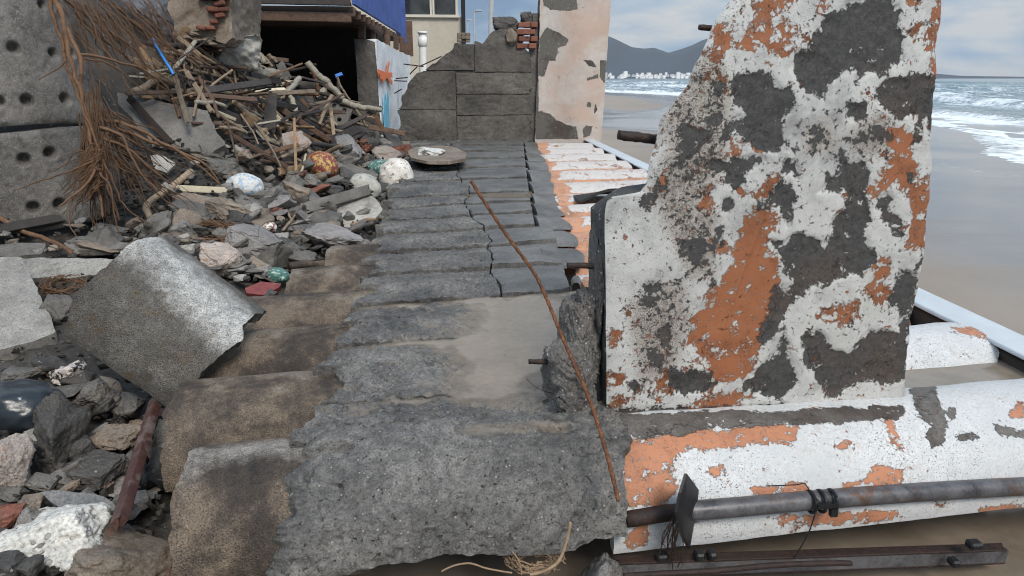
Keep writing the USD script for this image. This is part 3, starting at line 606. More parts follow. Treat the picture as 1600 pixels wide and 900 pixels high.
def slab(i0, i1, fa, fb, nx, ny, m, amp=1.0, seed=0, flatw=0.0, bottom=-.30, tilt=0.0, ledge=0.0, step=.0):
    s, t = np.meshgrid(np.linspace(0, 1, nx), np.linspace(0, 1, ny), indexing='ij')
    it = i0 + (i1 - i0) * t; ym = yrow(it, .2); xa, xz = fa(ym), fb(ym)
    ja = (fbm(np.stack([ym * 4.5, ym * 0 + seed, ym * 0], -1), 4, seed) - .5) * ledge + (.075 * (2 * np.clip(it - np.floor(it), .05, .95) - 1) if ledge else 0)
    x = (xa + ja) * (1 - s) + xz * s
    y = yrow(it, x) + (fbm(np.stack([x * 4, it * 0 + i0, x * 0], -1), 4, seed + 5) - .5) * .10 * np.exp(-t / .12) + (fbm(np.stack([x * 4, it * 0 + i1, x * 0], -1), 4, seed + 5) - .5) * .10 * np.exp(-(1 - t) / .12)
    hl = hollow(x, y); ph = np.cos((it) * 2 * np.pi)
    q = np.stack([x, y, x * 0], -1)
    n1 = fbm(q * 3.2, 4, 12) - .5; n2 = fbm(q * 13, 3, 13) - .5; n3 = fbm(q * 42, 2, 14) - .5
    pits = np.clip((fbm(q * 17, 3, 15) - .60) * 7, 0, 1) * np.clip(1 - hl * 2, 0, 1); rough = -.016 * amp * pits + amp * (n1 * .030 + n2 * .026 + n3 * .020) * np.clip(1 - hl * .75, .38, 1)
    z = .030 + .014 * ph * (1 - flatw) * np.clip(1 - hl * 1.4, 0, 1) + step * (.5 - t) + rough - .055 * np.clip(hl, 0, 1) * (1 - .4 * flatw) + tilt * (s - .5)
    ed = np.minimum.reduce([np.minimum(s, 1 - s) * (xz - xa), np.minimum(t, 1 - t) * (i1 - i0) * .76]); z -= (.006 + .034 * np.clip(noise(q * 6) - .35, 0, 1)) * np.exp(-ed / .022)
    top = np.stack([x, y, z], -1); bot = top.copy(); bot[..., 2] = bottom
    V, F = solid(top, bot, 6, .03, seed); TOPS.append(top.reshape(-1, 3)[::3])
    low = np.concatenate([np.clip(hl * 1.1 + .22 * (1 - flatw) * (-ph * .5 + .5) * (n1 + .5) - n2 * .35, 0, 1).ravel(), np.zeros(len(V) - x.size)])
    put('slab', (V, F), m, W, attrs=dict(low=low))
R_ = lambda y: xb(y) - .015
# front: the fill follows the curve of the nearest pipe down to its broken rim
def front_slab():
    nx, nt = 300, 190; s, t = np.meshgrid(np.linspace(0, 1, nx), np.linspace(0, 1, nt), indexing='ij')
    ua = .13 + t * (np.pi * .5 - .13); x0 = -.58 - .15 * (1 - ua / 1.57); rim = (fbm(np.stack([s * 5, s * 0, s * 0], -1), 4, 71) - .5)
    xl_ = x0 + (fbm(np.stack([t * 6, t * 0, t * 0], -1), 4, 72) - .5) * .20; xr_ = .745 + .13 * (1 - np.clip(ua / 1.5, 0, 1)) * 0 + .12 * np.clip((ua - .9), 0, 1) + (fbm(np.stack([t * 5, t * 0 + 3, t * 0], -1), 4, 73) - .5) * .10
    x = xl_ * (1 - s) + xr_ * s; u2 = np.maximum(ua, .13 + .30 * rim + .05 * (s - .3))
    q = np.stack([x, u2 * .4, x * 0], -1); n1 = fbm(q * 3.2, 4, 22) - .5; n2 = fbm(q * 13, 3, 23) - .5; n3 = fbm(q * 42, 2, 24) - .5
    flatn = np.clip((u2 - .35) * 2, 0, 1)
    r = RAD + .040 - .009 * np.clip((fbm(q * 17, 3, 15) - .60) * 7, 0, 1) - .045 * np.exp(-((u2 - 1.36 - rim * .25) / .05) ** 2) * np.clip((fbm(q * 4, 3, 16) - .46) * 9, 0, 1) + n1 * .045 + n2 * .018 + n3 * .009 + .035 * np.exp(-((s - .55) / .5) ** 2) - .05 * np.exp(-s / .03)
    f = lambda r: np.stack([x, yrow(0, x) - r * np.cos(u2) * 1.06, -RAD + r * np.sin(u2)], -1)
    V, F = solid(f(r), f(r * 0 + RAD - .05), 6, .035, 9)
    low = np.concatenate([np.clip(.85 * np.exp(-((u2 - 1.38) / .10) ** 2 - ((x - .32) / .28) ** 2) + .25 * np.exp(-((u2 - .8) / .4) ** 2 - ((x - .3) / .4) ** 2) - n2 * .3, 0, 1).ravel(), np.zeros(len(V) - x.size)])
    put('slab', (V, F), 'walkway', W, attrs=dict(low=low))
front_slab()
slab(0.02, .485, xl, lambda y: y * 0 + .80, 300, 110, 'walkway', 1.25, 31, 0, -.2, 0, .22)
slab(.515, 1.48, xl, lambda y: y * 0 + 1.02, 330, 210, 'walkway', 1.2, 32, 0, -.25, 0, .22, .02)
slab(1.52, 2.46, xl, R_, 300, 190, 'walkway', 1.1, 33, 0, -.25, 0, .22, .03)
CAP = .30
for i in range(3, NP):
    n = max(40, 260 - i * 14); ny = max(24, 130 - i * 8)
    gp = .022; a, b = i - .5 + gp, i + .5 - gp
    slab(i - .5 + .004, i + .5 - .004, xl, lambda y: xc(y) - .016, n, ny, 'walkway', 1.05, 40 + i, .25, -.25, rng.uniform(-.01, .01), .22, .034)
    slab(a, b, xc, lambda y: R_(y) - (CAP if i > 5 else .12), max(36, 200 - i * 10), ny, 'panel', .26, 70 + i, .8, -.22, rng.uniform(-.015, .015), 0, .030)
for i in range(4, NP):                       # narrow cast pieces that curve over the pipe between the panels and the paint
    s, t = np.meshgrid(np.linspace(0, 1, 24), np.linspace(0, 1, 40), indexing='ij'); ua = .55 + (2.59 - .55) * t; ym = yrow(i, 1.2)
    x = (xb(ym) - CAP - .004) * (1 - s) + (xb(ym) + .02 + .04 * np.sin(ua * 3 + i)) * s
    r = rad(i) + .012 + (fbm(np.stack([x * 6, ua * 3, x * 0 + i], -1), 3, 5) - .5) * .02
    f = lambda r: np.stack([x, yrow(i, x) - r * np.cos(ua), (r * np.sin(ua) - rad(i)) * .40 + .022 * (1 - s) + .004], -1)
    V, F = solid(f(r), f(r * 0 + rad(i) - .22), 3, .01, i); put('cap_piece', (V, F), 'panel', W, attrs=dict(low=np.zeros(len(V))))

# ---- standing water
from scipy.spatial import cKDTree
def pool(name, cx, cy, rx, ry, z, n=150):
    """shallow muddy water: a level sheet, thin where the concrete comes up through it"""
    X, Y = np.meshgrid(np.linspace(cx - rx, cx + rx, n), np.linspace(cy - ry, cy + ry, n), indexing='ij'); T = np.vstack(TOPS); T = T[(abs(T[:, 1] - cy) < ry + .2)]
    d, k = cKDTree(T[:, :2]).query(np.stack([X, Y], -1).reshape(-1, 2), k=3); dep = (z - T[k, 2].mean(1)); dep[d[:, 0] > .05] = -1; dep = ndimage.gaussian_filter(np.maximum(dep, -.05).reshape(n, n), 1.2)
    E = np.minimum.reduce([X - cx + rx, cx + rx - X, Y - cy + ry, cy + ry - Y]); dep = np.minimum(dep, E * .08 - .002)
    f = gridfaces(n, n); f = f[dep.ravel()[f].max(1) > -.004]; P = np.stack([X, Y, X * 0 + z], -1).reshape(-1, 3)
    u, inv = np.unique(f, return_inverse=True); put(name, (P[u], inv.reshape(-1, 3)), 'thin_puddle', kind='structure', attrs=dict(depth=dep.ravel()[u]))
pool('puddle', .42, 3.75, 1.0, 1.25, .0075)
pool('puddle', .98, float(yrow(8.0, .98)), .62, .38, .012, 90)
P, _, _ = pipe(0, 1.9, 5.2, 1.0, 2.0, 2, 2)
V = A([[1.0, yrow(.5, 1.0) - .26, -.13], [5.0, yrow(.5, 5.0) - .26, -.13], [5.0, yrow(.5, 5.0) + .26, -.13], [1.0, yrow(.5, 1.0) + .26, -.13]])
put('valley_water', (V, [[0, 1, 2], [0, 2, 3]]), 'puddle', kind='structure', smooth=False)
V = A([[-3.5, .6, -.70], [4.2, .6, -.70], [4.2, 3.35, -.70], [-3.5, 2.6, -.70]]); V[:, 2] = -.715
put('muddy_pool', (V, [[0, 1, 2], [0, 2, 3]]), 'puddle', kind='structure', smooth=False)

# ================================================================== THE STANDING SLAB (a broken cross wall) with its flaked paint
D_ = [[(1345, 0), (1385, -30), (1395, 10), (1405, 8), (1408, 20), (1402, 35), (1410, 50), (1413, 75), (1410, 95), (1400, 105), (1375, 118), (1360, 115), (1345, 128), (1335, 130), (1340, 110), (1320, 115), (1300, 130), (1285, 155), (1275, 145), (1262, 140), (1245, 120), (1235, 105), (1240, 85), (1265, 80), (1270, 55), (1280, 45), (1285, 55), (1290, 35), (1310, 18), (1320, 5), (1330, 0)],
 [(1375, 140), (1390, 125), (1410, 122), (1425, 130), (1440, 120), (1460, 122), (1462, 150), (1455, 165), (1445, 190), (1440, 225), (1430, 225), (1425, 180), (1405, 185), (1395, 180), (1375, 165), (1370, 155)],
 [(1325, 160), (1355, 168), (1350, 185), (1335, 193), (1323, 180)],
 [(1145, 140), (1155, 120), (1175, 115), (1190, 118), (1205, 112), (1215, 125), (1222, 140), (1235, 135), (1240, 150), (1242, 175), (1230, 180), (1220, 205), (1222, 220), (1215, 240), (1190, 235), (1170, 215), (1150, 208), (1140, 200), (1145, 185), (1160, 178), (1162, 165), (1150, 160)],
 [(1140, 255), (1150, 245), (1190, 240), (1200, 250), (1190, 260), (1165, 270), (1160, 285), (1150, 300), (1140, 290), (1130, 268), (1105, 260), (1103, 245), (1120, 250)],
 [(1225, 250), (1245, 250), (1252, 270), (1248, 282), (1235, 270), (1225, 268)], [(1123, 325), (1130, 312), (1142, 308), (1147, 320), (1140, 332), (1128, 333)],
 [(1205, 300), (1235, 285), (1243, 300), (1240, 330), (1230, 355), (1215, 330), (1205, 325)],
 [(1310, 250), (1330, 255), (1345, 250), (1358, 262), (1355, 285), (1348, 300), (1355, 320), (1362, 345), (1355, 360), (1358, 385), (1366, 400), (1345, 430), (1330, 430), (1290, 445), (1285, 440), (1265, 450), (1240, 480), (1225, 500), (1205, 500), (1210, 480), (1225, 460), (1240, 440), (1225, 420), (1207, 390), (1200, 375), (1225, 378), (1240, 365), (1270, 368), (1285, 380), (1295, 365), (1305, 340), (1320, 325), (1330, 310), (1320, 295), (1290, 302), (1278, 300), (1300, 280), (1315, 270)],
 [(1375, 340), (1368, 325), (1370, 310), (1390, 300), (1398, 310), (1393, 330), (1405, 338), (1412, 350), (1403, 365), (1385, 352)],
 [(1405, 430), (1420, 425), (1440, 430), (1430, 460), (1425, 500), (1420, 525), (1410, 540), (1400, 500), (1398, 480), (1390, 470)],
 [(1255, 560), (1255, 530), (1275, 515), (1290, 520), (1300, 545), (1330, 550), (1345, 530), (1360, 515), (1385, 520), (1410, 520), (1422, 550), (1415, 590), (1395, 600), (1370, 600), (1350, 590), (1330, 600), (1310, 615), (1290, 620), (1275, 590)],
 [(1050, 590), (1080, 583), (1100, 585), (1120, 600), (1100, 615), (1065, 618), (1045, 605)], [(1180, 580), (1210, 550), (1225, 510), (1240, 570), (1250, 600), (1220, 625), (1190, 620), (1160, 600)],
 [(1205, 460), (1225, 445), (1215, 510), (1195, 540), (1185, 535)], [(1450, 130), (1468, 120), (1462, 200), (1450, 215)], [(1005, 448), (1030, 440), (1040, 452), (1015, 462)], [(1025, 520), (1045, 505), (1050, 530), (1035, 545)], [(1112, 180), (1128, 170), (1130, 185), (1115, 192)], [(940, 640), (1410, 628), (1410, 650), (940, 655)]]
O_ = [[(1175, -40), (1240, -40), (1235, 0), (1225, 15), (1215, 10), (1205, 25), (1195, 28), (1190, 35), (1180, 30), (1178, 15)],
 [(1118, 35), (1135, 32), (1150, 45), (1148, 60), (1160, 55), (1172, 40), (1180, 30), (1200, 35), (1210, 45), (1200, 60), (1180, 65), (1175, 77), (1160, 72), (1150, 65), (1135, 72), (1120, 82), (1115, 60)],
 [(1210, 40), (1225, 30), (1245, 42), (1235, 50), (1247, 60), (1240, 74), (1225, 70), (1228, 58), (1212, 50)], [(1280, -10), (1297, -10), (1297, 15), (1290, 22), (1280, 18)], [(1201, 72), (1210, 72), (1208, 90), (1200, 90)], [(1214, 80), (1224, 78), (1222, 92), (1215, 92)],
 [(1465, -20), (1490, -20), (1485, 40), (1480, 70), (1476, 100), (1472, 130), (1460, 140), (1455, 110), (1458, 90), (1452, 70), (1450, 50), (1460, 45), (1466, 20)], [(1410, -20), (1430, -20), (1432, 8), (1420, 10)],
 [(1395, 220), (1400, 205), (1410, 200), (1420, 205), (1428, 215), (1432, 235), (1425, 255), (1435, 262), (1440, 290), (1435, 310), (1425, 330), (1420, 310), (1415, 300), (1400, 290), (1385, 295), (1365, 310), (1345, 300), (1355, 285), (1380, 280), (1390, 250), (1393, 240)],
 [(1440, 280), (1460, 270), (1455, 330), (1447, 370), (1437, 400), (1420, 400), (1412, 385), (1420, 370), (1425, 340), (1430, 310)], [(1370, 420), (1375, 400), (1390, 398), (1395, 405), (1390, 430), (1380, 440), (1390, 455), (1385, 470), (1370, 475), (1360, 465), (1355, 450)],
 [(1310, 485), (1325, 472), (1340, 475), (1342, 490), (1333, 510), (1315, 515), (1308, 500)], [(1280, 495), (1295, 487), (1305, 500), (1290, 503)],
 [(1180, 325), (1205, 320), (1215, 335), (1220, 352), (1205, 358), (1190, 355), (1205, 395), (1215, 415), (1222, 450), (1215, 480), (1200, 500), (1190, 540), (1180, 570), (1160, 590), (1130, 600), (1100, 580), (1085, 560), (1075, 530), (1080, 500), (1110, 460), (1140, 420), (1150, 395), (1150, 360), (1165, 340)],
 [(1212, 262), (1224, 252), (1220, 275), (1205, 300), (1195, 320), (1180, 310), (1175, 300), (1195, 290)], [(1100, 320), (1112, 290), (1116, 300), (1110, 322)], [(1135, 240), (1140, 225), (1158, 212), (1165, 235), (1150, 245)], [(1170, 215), (1190, 205), (1200, 218), (1195, 235), (1180, 240)],
 [(1075, 640), (1100, 620), (1130, 615), (1150, 605), (1180, 620), (1160, 637), (1120, 643), (1085, 648)], [(953, 540), (955, 512), (966, 515), (962, 540)], [(950, 597), (950, 585), (976, 583), (971, 597)], [(960, 620), (967, 618), (967, 632), (961, 632)], [(1118, 395), (1122, 382), (1136, 375), (1132, 397)], [(1150, 295), (1165, 290), (1170, 300), (1152, 310)], [(1385, 245), (1392, 200), (1400, 215), (1394, 250)], [(1020, 590), (1040, 575), (1050, 600), (1030, 625)], [(1085, 262), (1096, 257), (1098, 270), (1086, 275)], [(1030, 285), (1042, 262), (1040, 300), (1025, 320)], [(1170, 600), (1185, 585), (1195, 600), (1180, 612)]]
S_O, S_D = raster(O_), raster(D_)
S_T = raster([[(1030, 170), (1070, 120), (1110, 75), (1145, 130), (1135, 260), (1090, 330), (1035, 330), (1000, 320), (1015, 280), (1040, 230)], [(980, 470), (1020, 440), (1070, 430), (1085, 500), (1050, 590), (1000, 600), (985, 540)], [(1020, 330), (1060, 310), (1130, 330), (1120, 440), (1070, 440), (1050, 380)], [(1370, 170), (1400, 180), (1395, 240), (1330, 250), (1310, 215)], [(1250, 190), (1300, 180), (1320, 240), (1250, 250)]])
YW = 2.86
LEFT = A([aty(*q, YW)[[0, 2]] for q in [(949, 652), (947, 500), (945, 335), (948, 315), (955, 308), (1000, 301), (1012, 285), (1022, 250), (1034, 212), (1040, 185), (1058, 160), (1078, 132), (1092, 95), (1110, 58), (1122, 25), (1145, -5), (1172, -60), (1215, -110), (1262, -190)]])
RIGHT = A([aty(*q, YW)[[0, 2]] for q in [(1411, 634), (1420, 540), (1428, 500), (1440, 430), (1452, 320), (1464, 210), (1471, 100), (1481, 0), (1486, -90), (1470, -190)]])
def broken_wall():
    nx, nz = 330, 460; zz = np.linspace(LEFT[0, 1], LEFT[-1, 1], nz); lx = np.interp(zz, LEFT[:, 1], LEFT[:, 0]); rx = np.interp(zz, np.sort(RIGHT[:, 1]), RIGHT[np.argsort(RIGHT[:, 1]), 0])
    jl = (fbm(np.stack([zz * 6, zz * 0, zz * 0], -1), 5, 3) - .5) * .05 * np.clip((zz - .95) * 4, .12, 1); jr = (fbm(np.stack([zz * 8, zz * 0 + 4, zz * 0], -1), 5, 5) - .5) * .035
    s, k = np.meshgrid(np.linspace(0, 1, nx), np.arange(nz), indexing='ij')
    x = (lx + jl)[k] * (1 - s) + (rx + jr)[k] * s; z = zz[k]
    q = np.stack([x, z, x * 0], -1); bowl = (fbm(q * 2.1, 4, 6) - .5) * .022 + (fbm(q * 11, 3, 7) - .5) * .006
    ed = np.minimum(s, 1 - s) * (rx - lx)[k]; y = YW + bowl + .028 * np.exp(-ed / .02) * np.clip((z - .9) * 3, .15, 1)
    front = np.stack([x, y, z], -1)
    o, d = sdf_at(S_O, front.reshape(-1, 3)).reshape(x.shape), sdf_at(S_D, front.reshape(-1, 3)).reshape(x.shape)
    dep = 1 / (1 + np.exp(-d / .006)); y = y + .010 * dep + .004 / (1 + np.exp(-o / .006)) * (1 - dep) + dep * (fbm(q * 24, 3, 8) - .5) * .012   # bare render lies a little behind the paint
    front = np.stack([x, y, z], -1)
    # the diagonal crease in the render
    a, b = aty(1160, 425, YW), aty(1225, 240, YW); t = (b - a) / np.linalg.norm(b - a); rel = front - a; al = rel @ t; dist = np.linalg.norm(rel - al[..., None] * t, axis=-1)
    front[..., 1] -= .010 * np.exp(-(dist / .014) ** 2) * (al > -.28) * (al < .55)
    back = front.copy(); back[..., 0] += .21 * np.exp(-s * (rx - lx)[k] / .16) * np.clip((z - .92) * 6, 0, 1); th = .27 + (fbm(q * 2.5, 3, 9) - .5) * .05; back[..., 1] = YW + th
    V, F = solid(front, back, 14, .022, 2)
    L = len(V); nf = nx * nz; o, d = sdf_at(S_O, V), sdf_at(S_D, V); di = np.clip(sdf_at(S_T, V) / .10 + .4, 0, 1.1)
    side = np.arange(L) >= 2 * nf; d = np.where(side, .2, d); o = np.where(np.arange(L) >= nf, -.3, o); d[nf:2 * nf] = -.1
    # the right-hand edge keeps its orange coat
    t = thing('broken_slab', 'tall broken wall slab with flaking white and orange paint, standing on the nearest half-pipe', 'wall', (1.5, YW, 0))
    put('slab_body', (V, F), 'wall_paint', t, attrs=dict(orr=np.clip(o, -.3, .2), dkk=np.clip(d, -.3, .2), dirt=di))
    # rough core left hanging where the wall ran on across the walkway
    for c, sz, sd in (((.735, 3.0, .60), (.032, .12, .30), 3), ((.66, 3.01, .30), (.10, .14, .22), 4), ((.60, 2.93, .17), (.135, .15, .20), 5), ((.62, 2.90, .03), (.12, .15, .13), 8), ((.69, 3.02, .46), (.045, .09, .10), 9)):
        V, F = rock(sd, 4, boxy=.85, rough=.16, npts=26); put('broken_core', (V * sz + c, F), 'broken_core', t)
    for (p, q, Y, r, sd) in (((1092, 43), (1125, 47), 2.98, .011, 1), ((966, 211), (1048, 222), 2.98, .021, 2), ((886, 415), (935, 417), 2.98, .013, 3), ((826, 565), (885, 568), 2.90, .011, 4)):
        P = spline([aty(*p, Y), aty((p[0] + q[0]) / 2, (p[1] + q[1]) / 2 - 1, Y), aty(*q, Y)], 30)
        V, F = tube(P, r * (1 + .35 * (fbm(P * 40, 3, sd) - .4)), 12, .25, sd); put('rebar_stub', (V, F), 'rust_dark', t)
    P = spline([aty(823, 592, 2.88), aty(838, 605, 2.88), aty(868, 615, 2.9)], 16); put('wire', tube(P, .0016, 5), 'rust_dark', t)
broken_wall()
V, F = rock(21, 4, boxy=.75, rough=.10); c = A([.735, 2.74, -.10]); put('broken_lump', (V * [.075, .13, .19] + c, F), 'broken_core', label='rough upright concrete lump between the walkway edge and the white half-pipe under the standing slab', cat='concrete lump')
V, F = rock(22, 4, boxy=.8, rough=.10); put('broken_pier', (V * [.17, .20, .30] + [.58, 2.26, -.62], F), 'broken_core', label='dark rough concrete stump under the front rim of the walkway', cat='concrete stump')
# long rusty bar
P = spline([atz(736, 283, .62) * 0 + aty(736, 283, 3.35), aty(790, 365, 3.22), aty(842, 440, 3.08), aty(880, 530, 2.78), aty(930, 650, 2.46), aty(966, 783, 2.20)], 420)
put('rusty_rebar', tube(P, np.full(420, .0074), 10, .06, 3, twist=(.28, .55)), 'rust', label='long rusty ribbed reinforcing bar leaning in front of the standing slab', cat='rebar')

# ---- scaffold pipe, bracket, rail
ps = [(978, 812, 2.40), (1080, 798, 2.40), (1300, 779, 2.44), (1660, 757, 2.52)]
P = spline([aty(x, y, Y) for x, y, Y in ps], 60)
t = thing('steel_pipe', 'grey steel pipe lying along the front of the nearest white half-pipe', 'pipe', P[0])
k = int(60 * .16)
put('tube', tube(P[k - 2:], .0415, 28, .02), 'steel', t); put('rusty_end', tube(P[:k], .034, 24, .10, 4), 'rust_dark', t, label='rusty broken end of the pipe, left of the black plate')
c0 = aty(1282, 783, 2.42); 
for dx in (-.045, .0, .05): put('clamp', tube(c0 + A([[dx, .045 * math.cos(a), .045 * math.sin(a)] for a in np.linspace(-.6, 5.0, 26)]), .0075, 6), 'black_metal', t)
put('clamp_bolt', join(box(c0 + [.0, -.05, .012], (.09, .02, .02)), box(c0 + [.03, -.055, -.02], (.03, .02, .035)), tube(spline([c0 + [.02, -.05, .0], c0 + [.035, -.05, .06]], 6), .005, 6)), 'black_metal', t, smooth=False)
P1 = spline([aty(1200, 759, 2.38), aty(1248, 757, 2.38), aty(1254, 755, 2.38), aty(1266, 768, 2.38), aty(1282, 786, 2.37)], 30); put('tie_wire', tube(P1, .0024, 6), 'black_metal', t)
P1 = spline([aty(1274, 800, 2.37), aty(1262, 835, 2.36), aty(1241, 871, 2.36)], 20); put('tie_wire', tube(P1, .0028, 6), 'black_metal', t)
pl = [aty(*q) for q in [(1071, 740, 2.30), (1090, 766, 2.42), (1086, 800, 2.42), (1076, 857, 2.36), (1066, 838, 2.27), (1056, 800, 2.24), (1062, 770, 2.26)]]
pl = A(pl); h = trimesh.convex.convex_hull(np.vstack([pl + [-.006, 0, 0], pl + [.006, 0, 0]])); put('steel_plate', (A(h.vertices), A(h.faces)), 'black_metal', smooth=False, label='black steel plate standing edge-on across the steel pipe', cat='plate')
t = thing('wire_tangle', 'tangle of rusty wires hanging from the pipe beside the black plate', 'wire', aty(1050, 860, 2.32))
r3 = np.random.default_rng(8)
for k in range(15):
    x0, y0 = r3.uniform(1048, 1066), r3.uniform(800, 830); x1 = x0 + r3.uniform(-32, 18); y1 = r3.uniform(850, 892); Y = r3.uniform(2.26, 2.36)
    put('wire_strand', tube(spline([aty(x0 + 8, y0 - 12, Y + .03), aty(x0, y0, Y), aty((x0 + x1) / 2 + r3.uniform(-12, 12), (y0 + y1) / 2, Y - .01), aty(x1, y1, Y)], 18), r3.uniform(.0012, .0030), 5), 'rust_dark', t)
a, b = aty(960, 892, 2.33), aty(1572, 869, 2.42); d, s_, u_ = frame(b - a)
t = thing('steel_rail', 'dark rusty channel rail at the bottom, below the steel pipe', 'rail', a)
put('web', plank(a, b, .012, .075, seed=2, chip=.004), 'steel', t); put('flange', plank(a + u_ * .036 + s_ * .018, b + u_ * .036 + s_ * .018, .05, .010, seed=3), 'rust_dark', t); put('flange', plank(a - u_ * .038 + s_ * .018, b - u_ * .034 + s_ * .018, .05, .010, seed=4), 'rust_dark', t)
for px, w in ((1034, .05), (1092, .04), (1112, .035), (1522, .06), (1490, .04)):
    c = aty(px, 884 - (px - 960) * 23 / 612 - (12 if px != 1490 else -14), 2.35); put('clip', (lambda m: (m[0] + c, m[1]))(bevel_box((w, .05, .035), .008)), 'black_metal', t, smooth=False)
P = spline([aty(975, 900, 2.24), aty(1100, 893, 2.24), aty(1200, 884, 2.26), aty(1330, 880, 2.28)], 20); put('lower_bar', tube(P, .012, 8, .2), 'rust_dark', t)

# ---- white edging strip along the seaward ends, dark flap
def strip_pt(px, py): return atz(px, py, -.04)
a, b = strip_pt(921, 219), strip_pt(1640, 562)
N_ = 9; C_ = a + (b - a) * np.linspace(-.02, 1.15, N_ + 1)[:, None]
t = thing('white_edging', 'white flat edging strip running along the seaward ends of the half-pipes', 'edging', (a + b) / 2)
for k in range(N_): put('board', plank(C_[k], C_[k + 1] + (C_[k] - C_[k + 1]) * .006, .26, .03, seed=k, chip=.0), 'strip_white', t)
for k in range(N_): put('under_beam', plank(C_[k] - [.06, 0, .13], C_[k + 1] - [.06, 0, .13], .10, .20, seed=20 + k, chip=0), 'dark_timber', t)
s, t_ = np.meshgrid(np.linspace(0, 1, 30), np.linspace(0, 1, 16), indexing='ij')
a, b = aty(906, 301, 8.6), aty(1006, 294, 8.6); x = a[0] * (1 - s) + b[0] * s; arch = np.sin(np.pi * s ** 1.1) * .155
P = np.stack([x, 8.6 + t_ * .45, .0 + arch * (1 - .75 * t_)], -1); Q = P - [0, 0, .035]
V, F = solid(P, Q, 2, .005); put('broken_pipe_lip', (V, F), 'rubber', label='black arched lip of a broken half-pipe beside the white painted pipes', cat='broken pipe')

# ================================================================== THE FAR CROSS WALL
from shapely.geometry import Polygon, box as sbox
from shapely import affinity
from shapely.geometry import Point
YF = 18.05
def prism(poly, Y0, Y1, size=.12, amp=.012, seed=0):
    """an (x, z) outline built from depth Y0 to Y1"""
    m = trimesh.creation.extrude_polygon(poly, Y1 - Y0, engine='earcut'); V, F = trimesh.remesh.subdivide_to_size(A(m.vertices), A(m.faces), size, max_iter=20)
    t = trimesh.Trimesh(V, F, process=True); t.merge_vertices(); V, F = A(t.vertices), A(t.faces)
    V = np.stack([V[:, 0], Y0 + V[:, 2], V[:, 1]], 1)
    for k in range(3): V[:, k] += (fbm(V * 2.2 + k * 9, 4, seed + k) - .5) * 2 * amp + (fbm(V * 11 + k * 9, 2, seed + k) - .5) * amp
    return V, F[:, ::-1]
def pxpoly(pts, Y): return Polygon([aty(*q, Y)[[0, 2]] for q in pts]).buffer(0)
t = thing('board_marked_wall', 'dark board-marked concrete wall with a broken curved top closing the far end of the walkway', 'wall', (.9, YF, 0))
out = pxpoly([(626, 222), (623, 190), (625, 165), (630, 148), (640, 128), (655, 112), (672, 104), (690, 90), (703, 76), (710, 67), (735, 66), (757, 68), (764, 60), (770, 50), (790, 46), (812, 60), (822, 78), (829, 84), (831, 222)], YF)
out = Polygon([(x + .13 * (noise([[x * 6, z * 6, 1]])[0] - .5), z + .13 * (noise([[x * 6, z * 6, 5]])[0] - .5)) for x, z in [out.exterior.interpolate(k / 160, normalized=True).coords[0] for k in range(160)]]).buffer(0)
V, F = prism(out.buffer(-.03), YF + .03, YF + .36, .3, .01); put('wall_core', (V, F), 'rubble_dark', t, smooth=False)
zl = [aty(670, y, YF)[2] for y in (226, 171, 110, 20)]; zr = [aty(770, y, YF)[2] for y in (226, 180, 147, 113, 84, 20)]; xv = aty(713, 160, YF)[0]; xu = aty(741, 80, YF)[0]
cells = [(-3, zl[k], xv, zl[k + 1]) for k in range(2)] + [(-3, zl[2], xu, zl[3])] + [(xv, zr[k], 4, zr[k + 1]) for k in range(3)] + [(xu, zr[3], 4, zr[5])]
for k, (x0, z0, x1, z1) in enumerate(cells):
    c = out.intersection(sbox(x0 + .012, z0 + .010, x1 - .012, z1 - .010))
    for gk in getattr(c, 'geoms', [c]):
        if gk.area > .02: V, F = prism(gk, YF - .012 * (k % 3), YF + .10, .10, .022, k); put('panel', (V, F), 'boards', t, smooth=45)
for px, py, w, h, sd in ((790, 40, 40, 26, 5), (808, 60, 28, 30, 7), (822, 30, 18, 22, 9)):
    V, F = rock(sd, 3, boxy=.5, rough=.15); put('broken_core', (V * [w * .0084, .14, h * .0084] + aty(px, py, YF + .12), F), 'rubble_dark', t)
V, F = rock(31, 3, boxy=.95, rough=.05); put('block', (V * [.155, .12, .20] + aty(800, 58, YF - .03), F), 'rubble_warm', t)
for k in range(12):
    r, cidx = divmod(k, 3); m = bevel_box((.18, .22, .125), .015); put('brick', (m[0] * rng.uniform(.9, 1.08) + aty(812 + cidx * 9.5 + (r % 2) * 3, 72 - r * 11, YF + .02 + rng.uniform(-.04, .06)), m[1]), 'brick_red', t, smooth=False)
for p, q, Y in (((655, 104), (690, 88), 17.9), ((652, 104), (640, 116), 17.9), ((618, 123), (637, 121), 18.0), ((616, 126), (636, 127), 18.0), ((616, 146), (628, 139), 18.0), ((630, 100), (662, 104), 18.1)):
    put('rebar_stub', tube(spline([aty(*p, Y), aty(*q, Y)], 8), .016, 6, .2), 'rust_dark', t)
V, F = prism(pxpoly([(826, 222), (826, 150), (829, 60), (834, 20), (842, 20), (840, 100), (837, 222)], YF), YF + .06, YF + .3, .12, .02, 5); put('joint_filler', (V, F), 'broken_core', t, smooth=45)
S_CD = raster([[(846, -10), (900, -10), (903, 15), (885, 17), (860, 15), (850, 8)], [(855, 42), (875, 52), (888, 62), (885, 70), (872, 75), (868, 95), (858, 95), (850, 120), (840, 118), (843, 60)], [(911, 93), (925, 95), (932, 105), (920, 103)], [(918, 122), (935, 116), (934, 122), (918, 126)], [(838, 172), (860, 178), (870, 187), (885, 195), (900, 198), (904, 218), (836, 218)], [(910, 204), (914, 195), (926, 197), (922, 212), (912, 215)], [(918, 160), (924, 160), (924, 168), (918, 166)], [(930, 162), (934, 170), (928, 180)], [(836, 20), (842, 20), (842, 180), (836, 180)], [(938, 95), (948, 95), (944, 130), (938, 120)]])
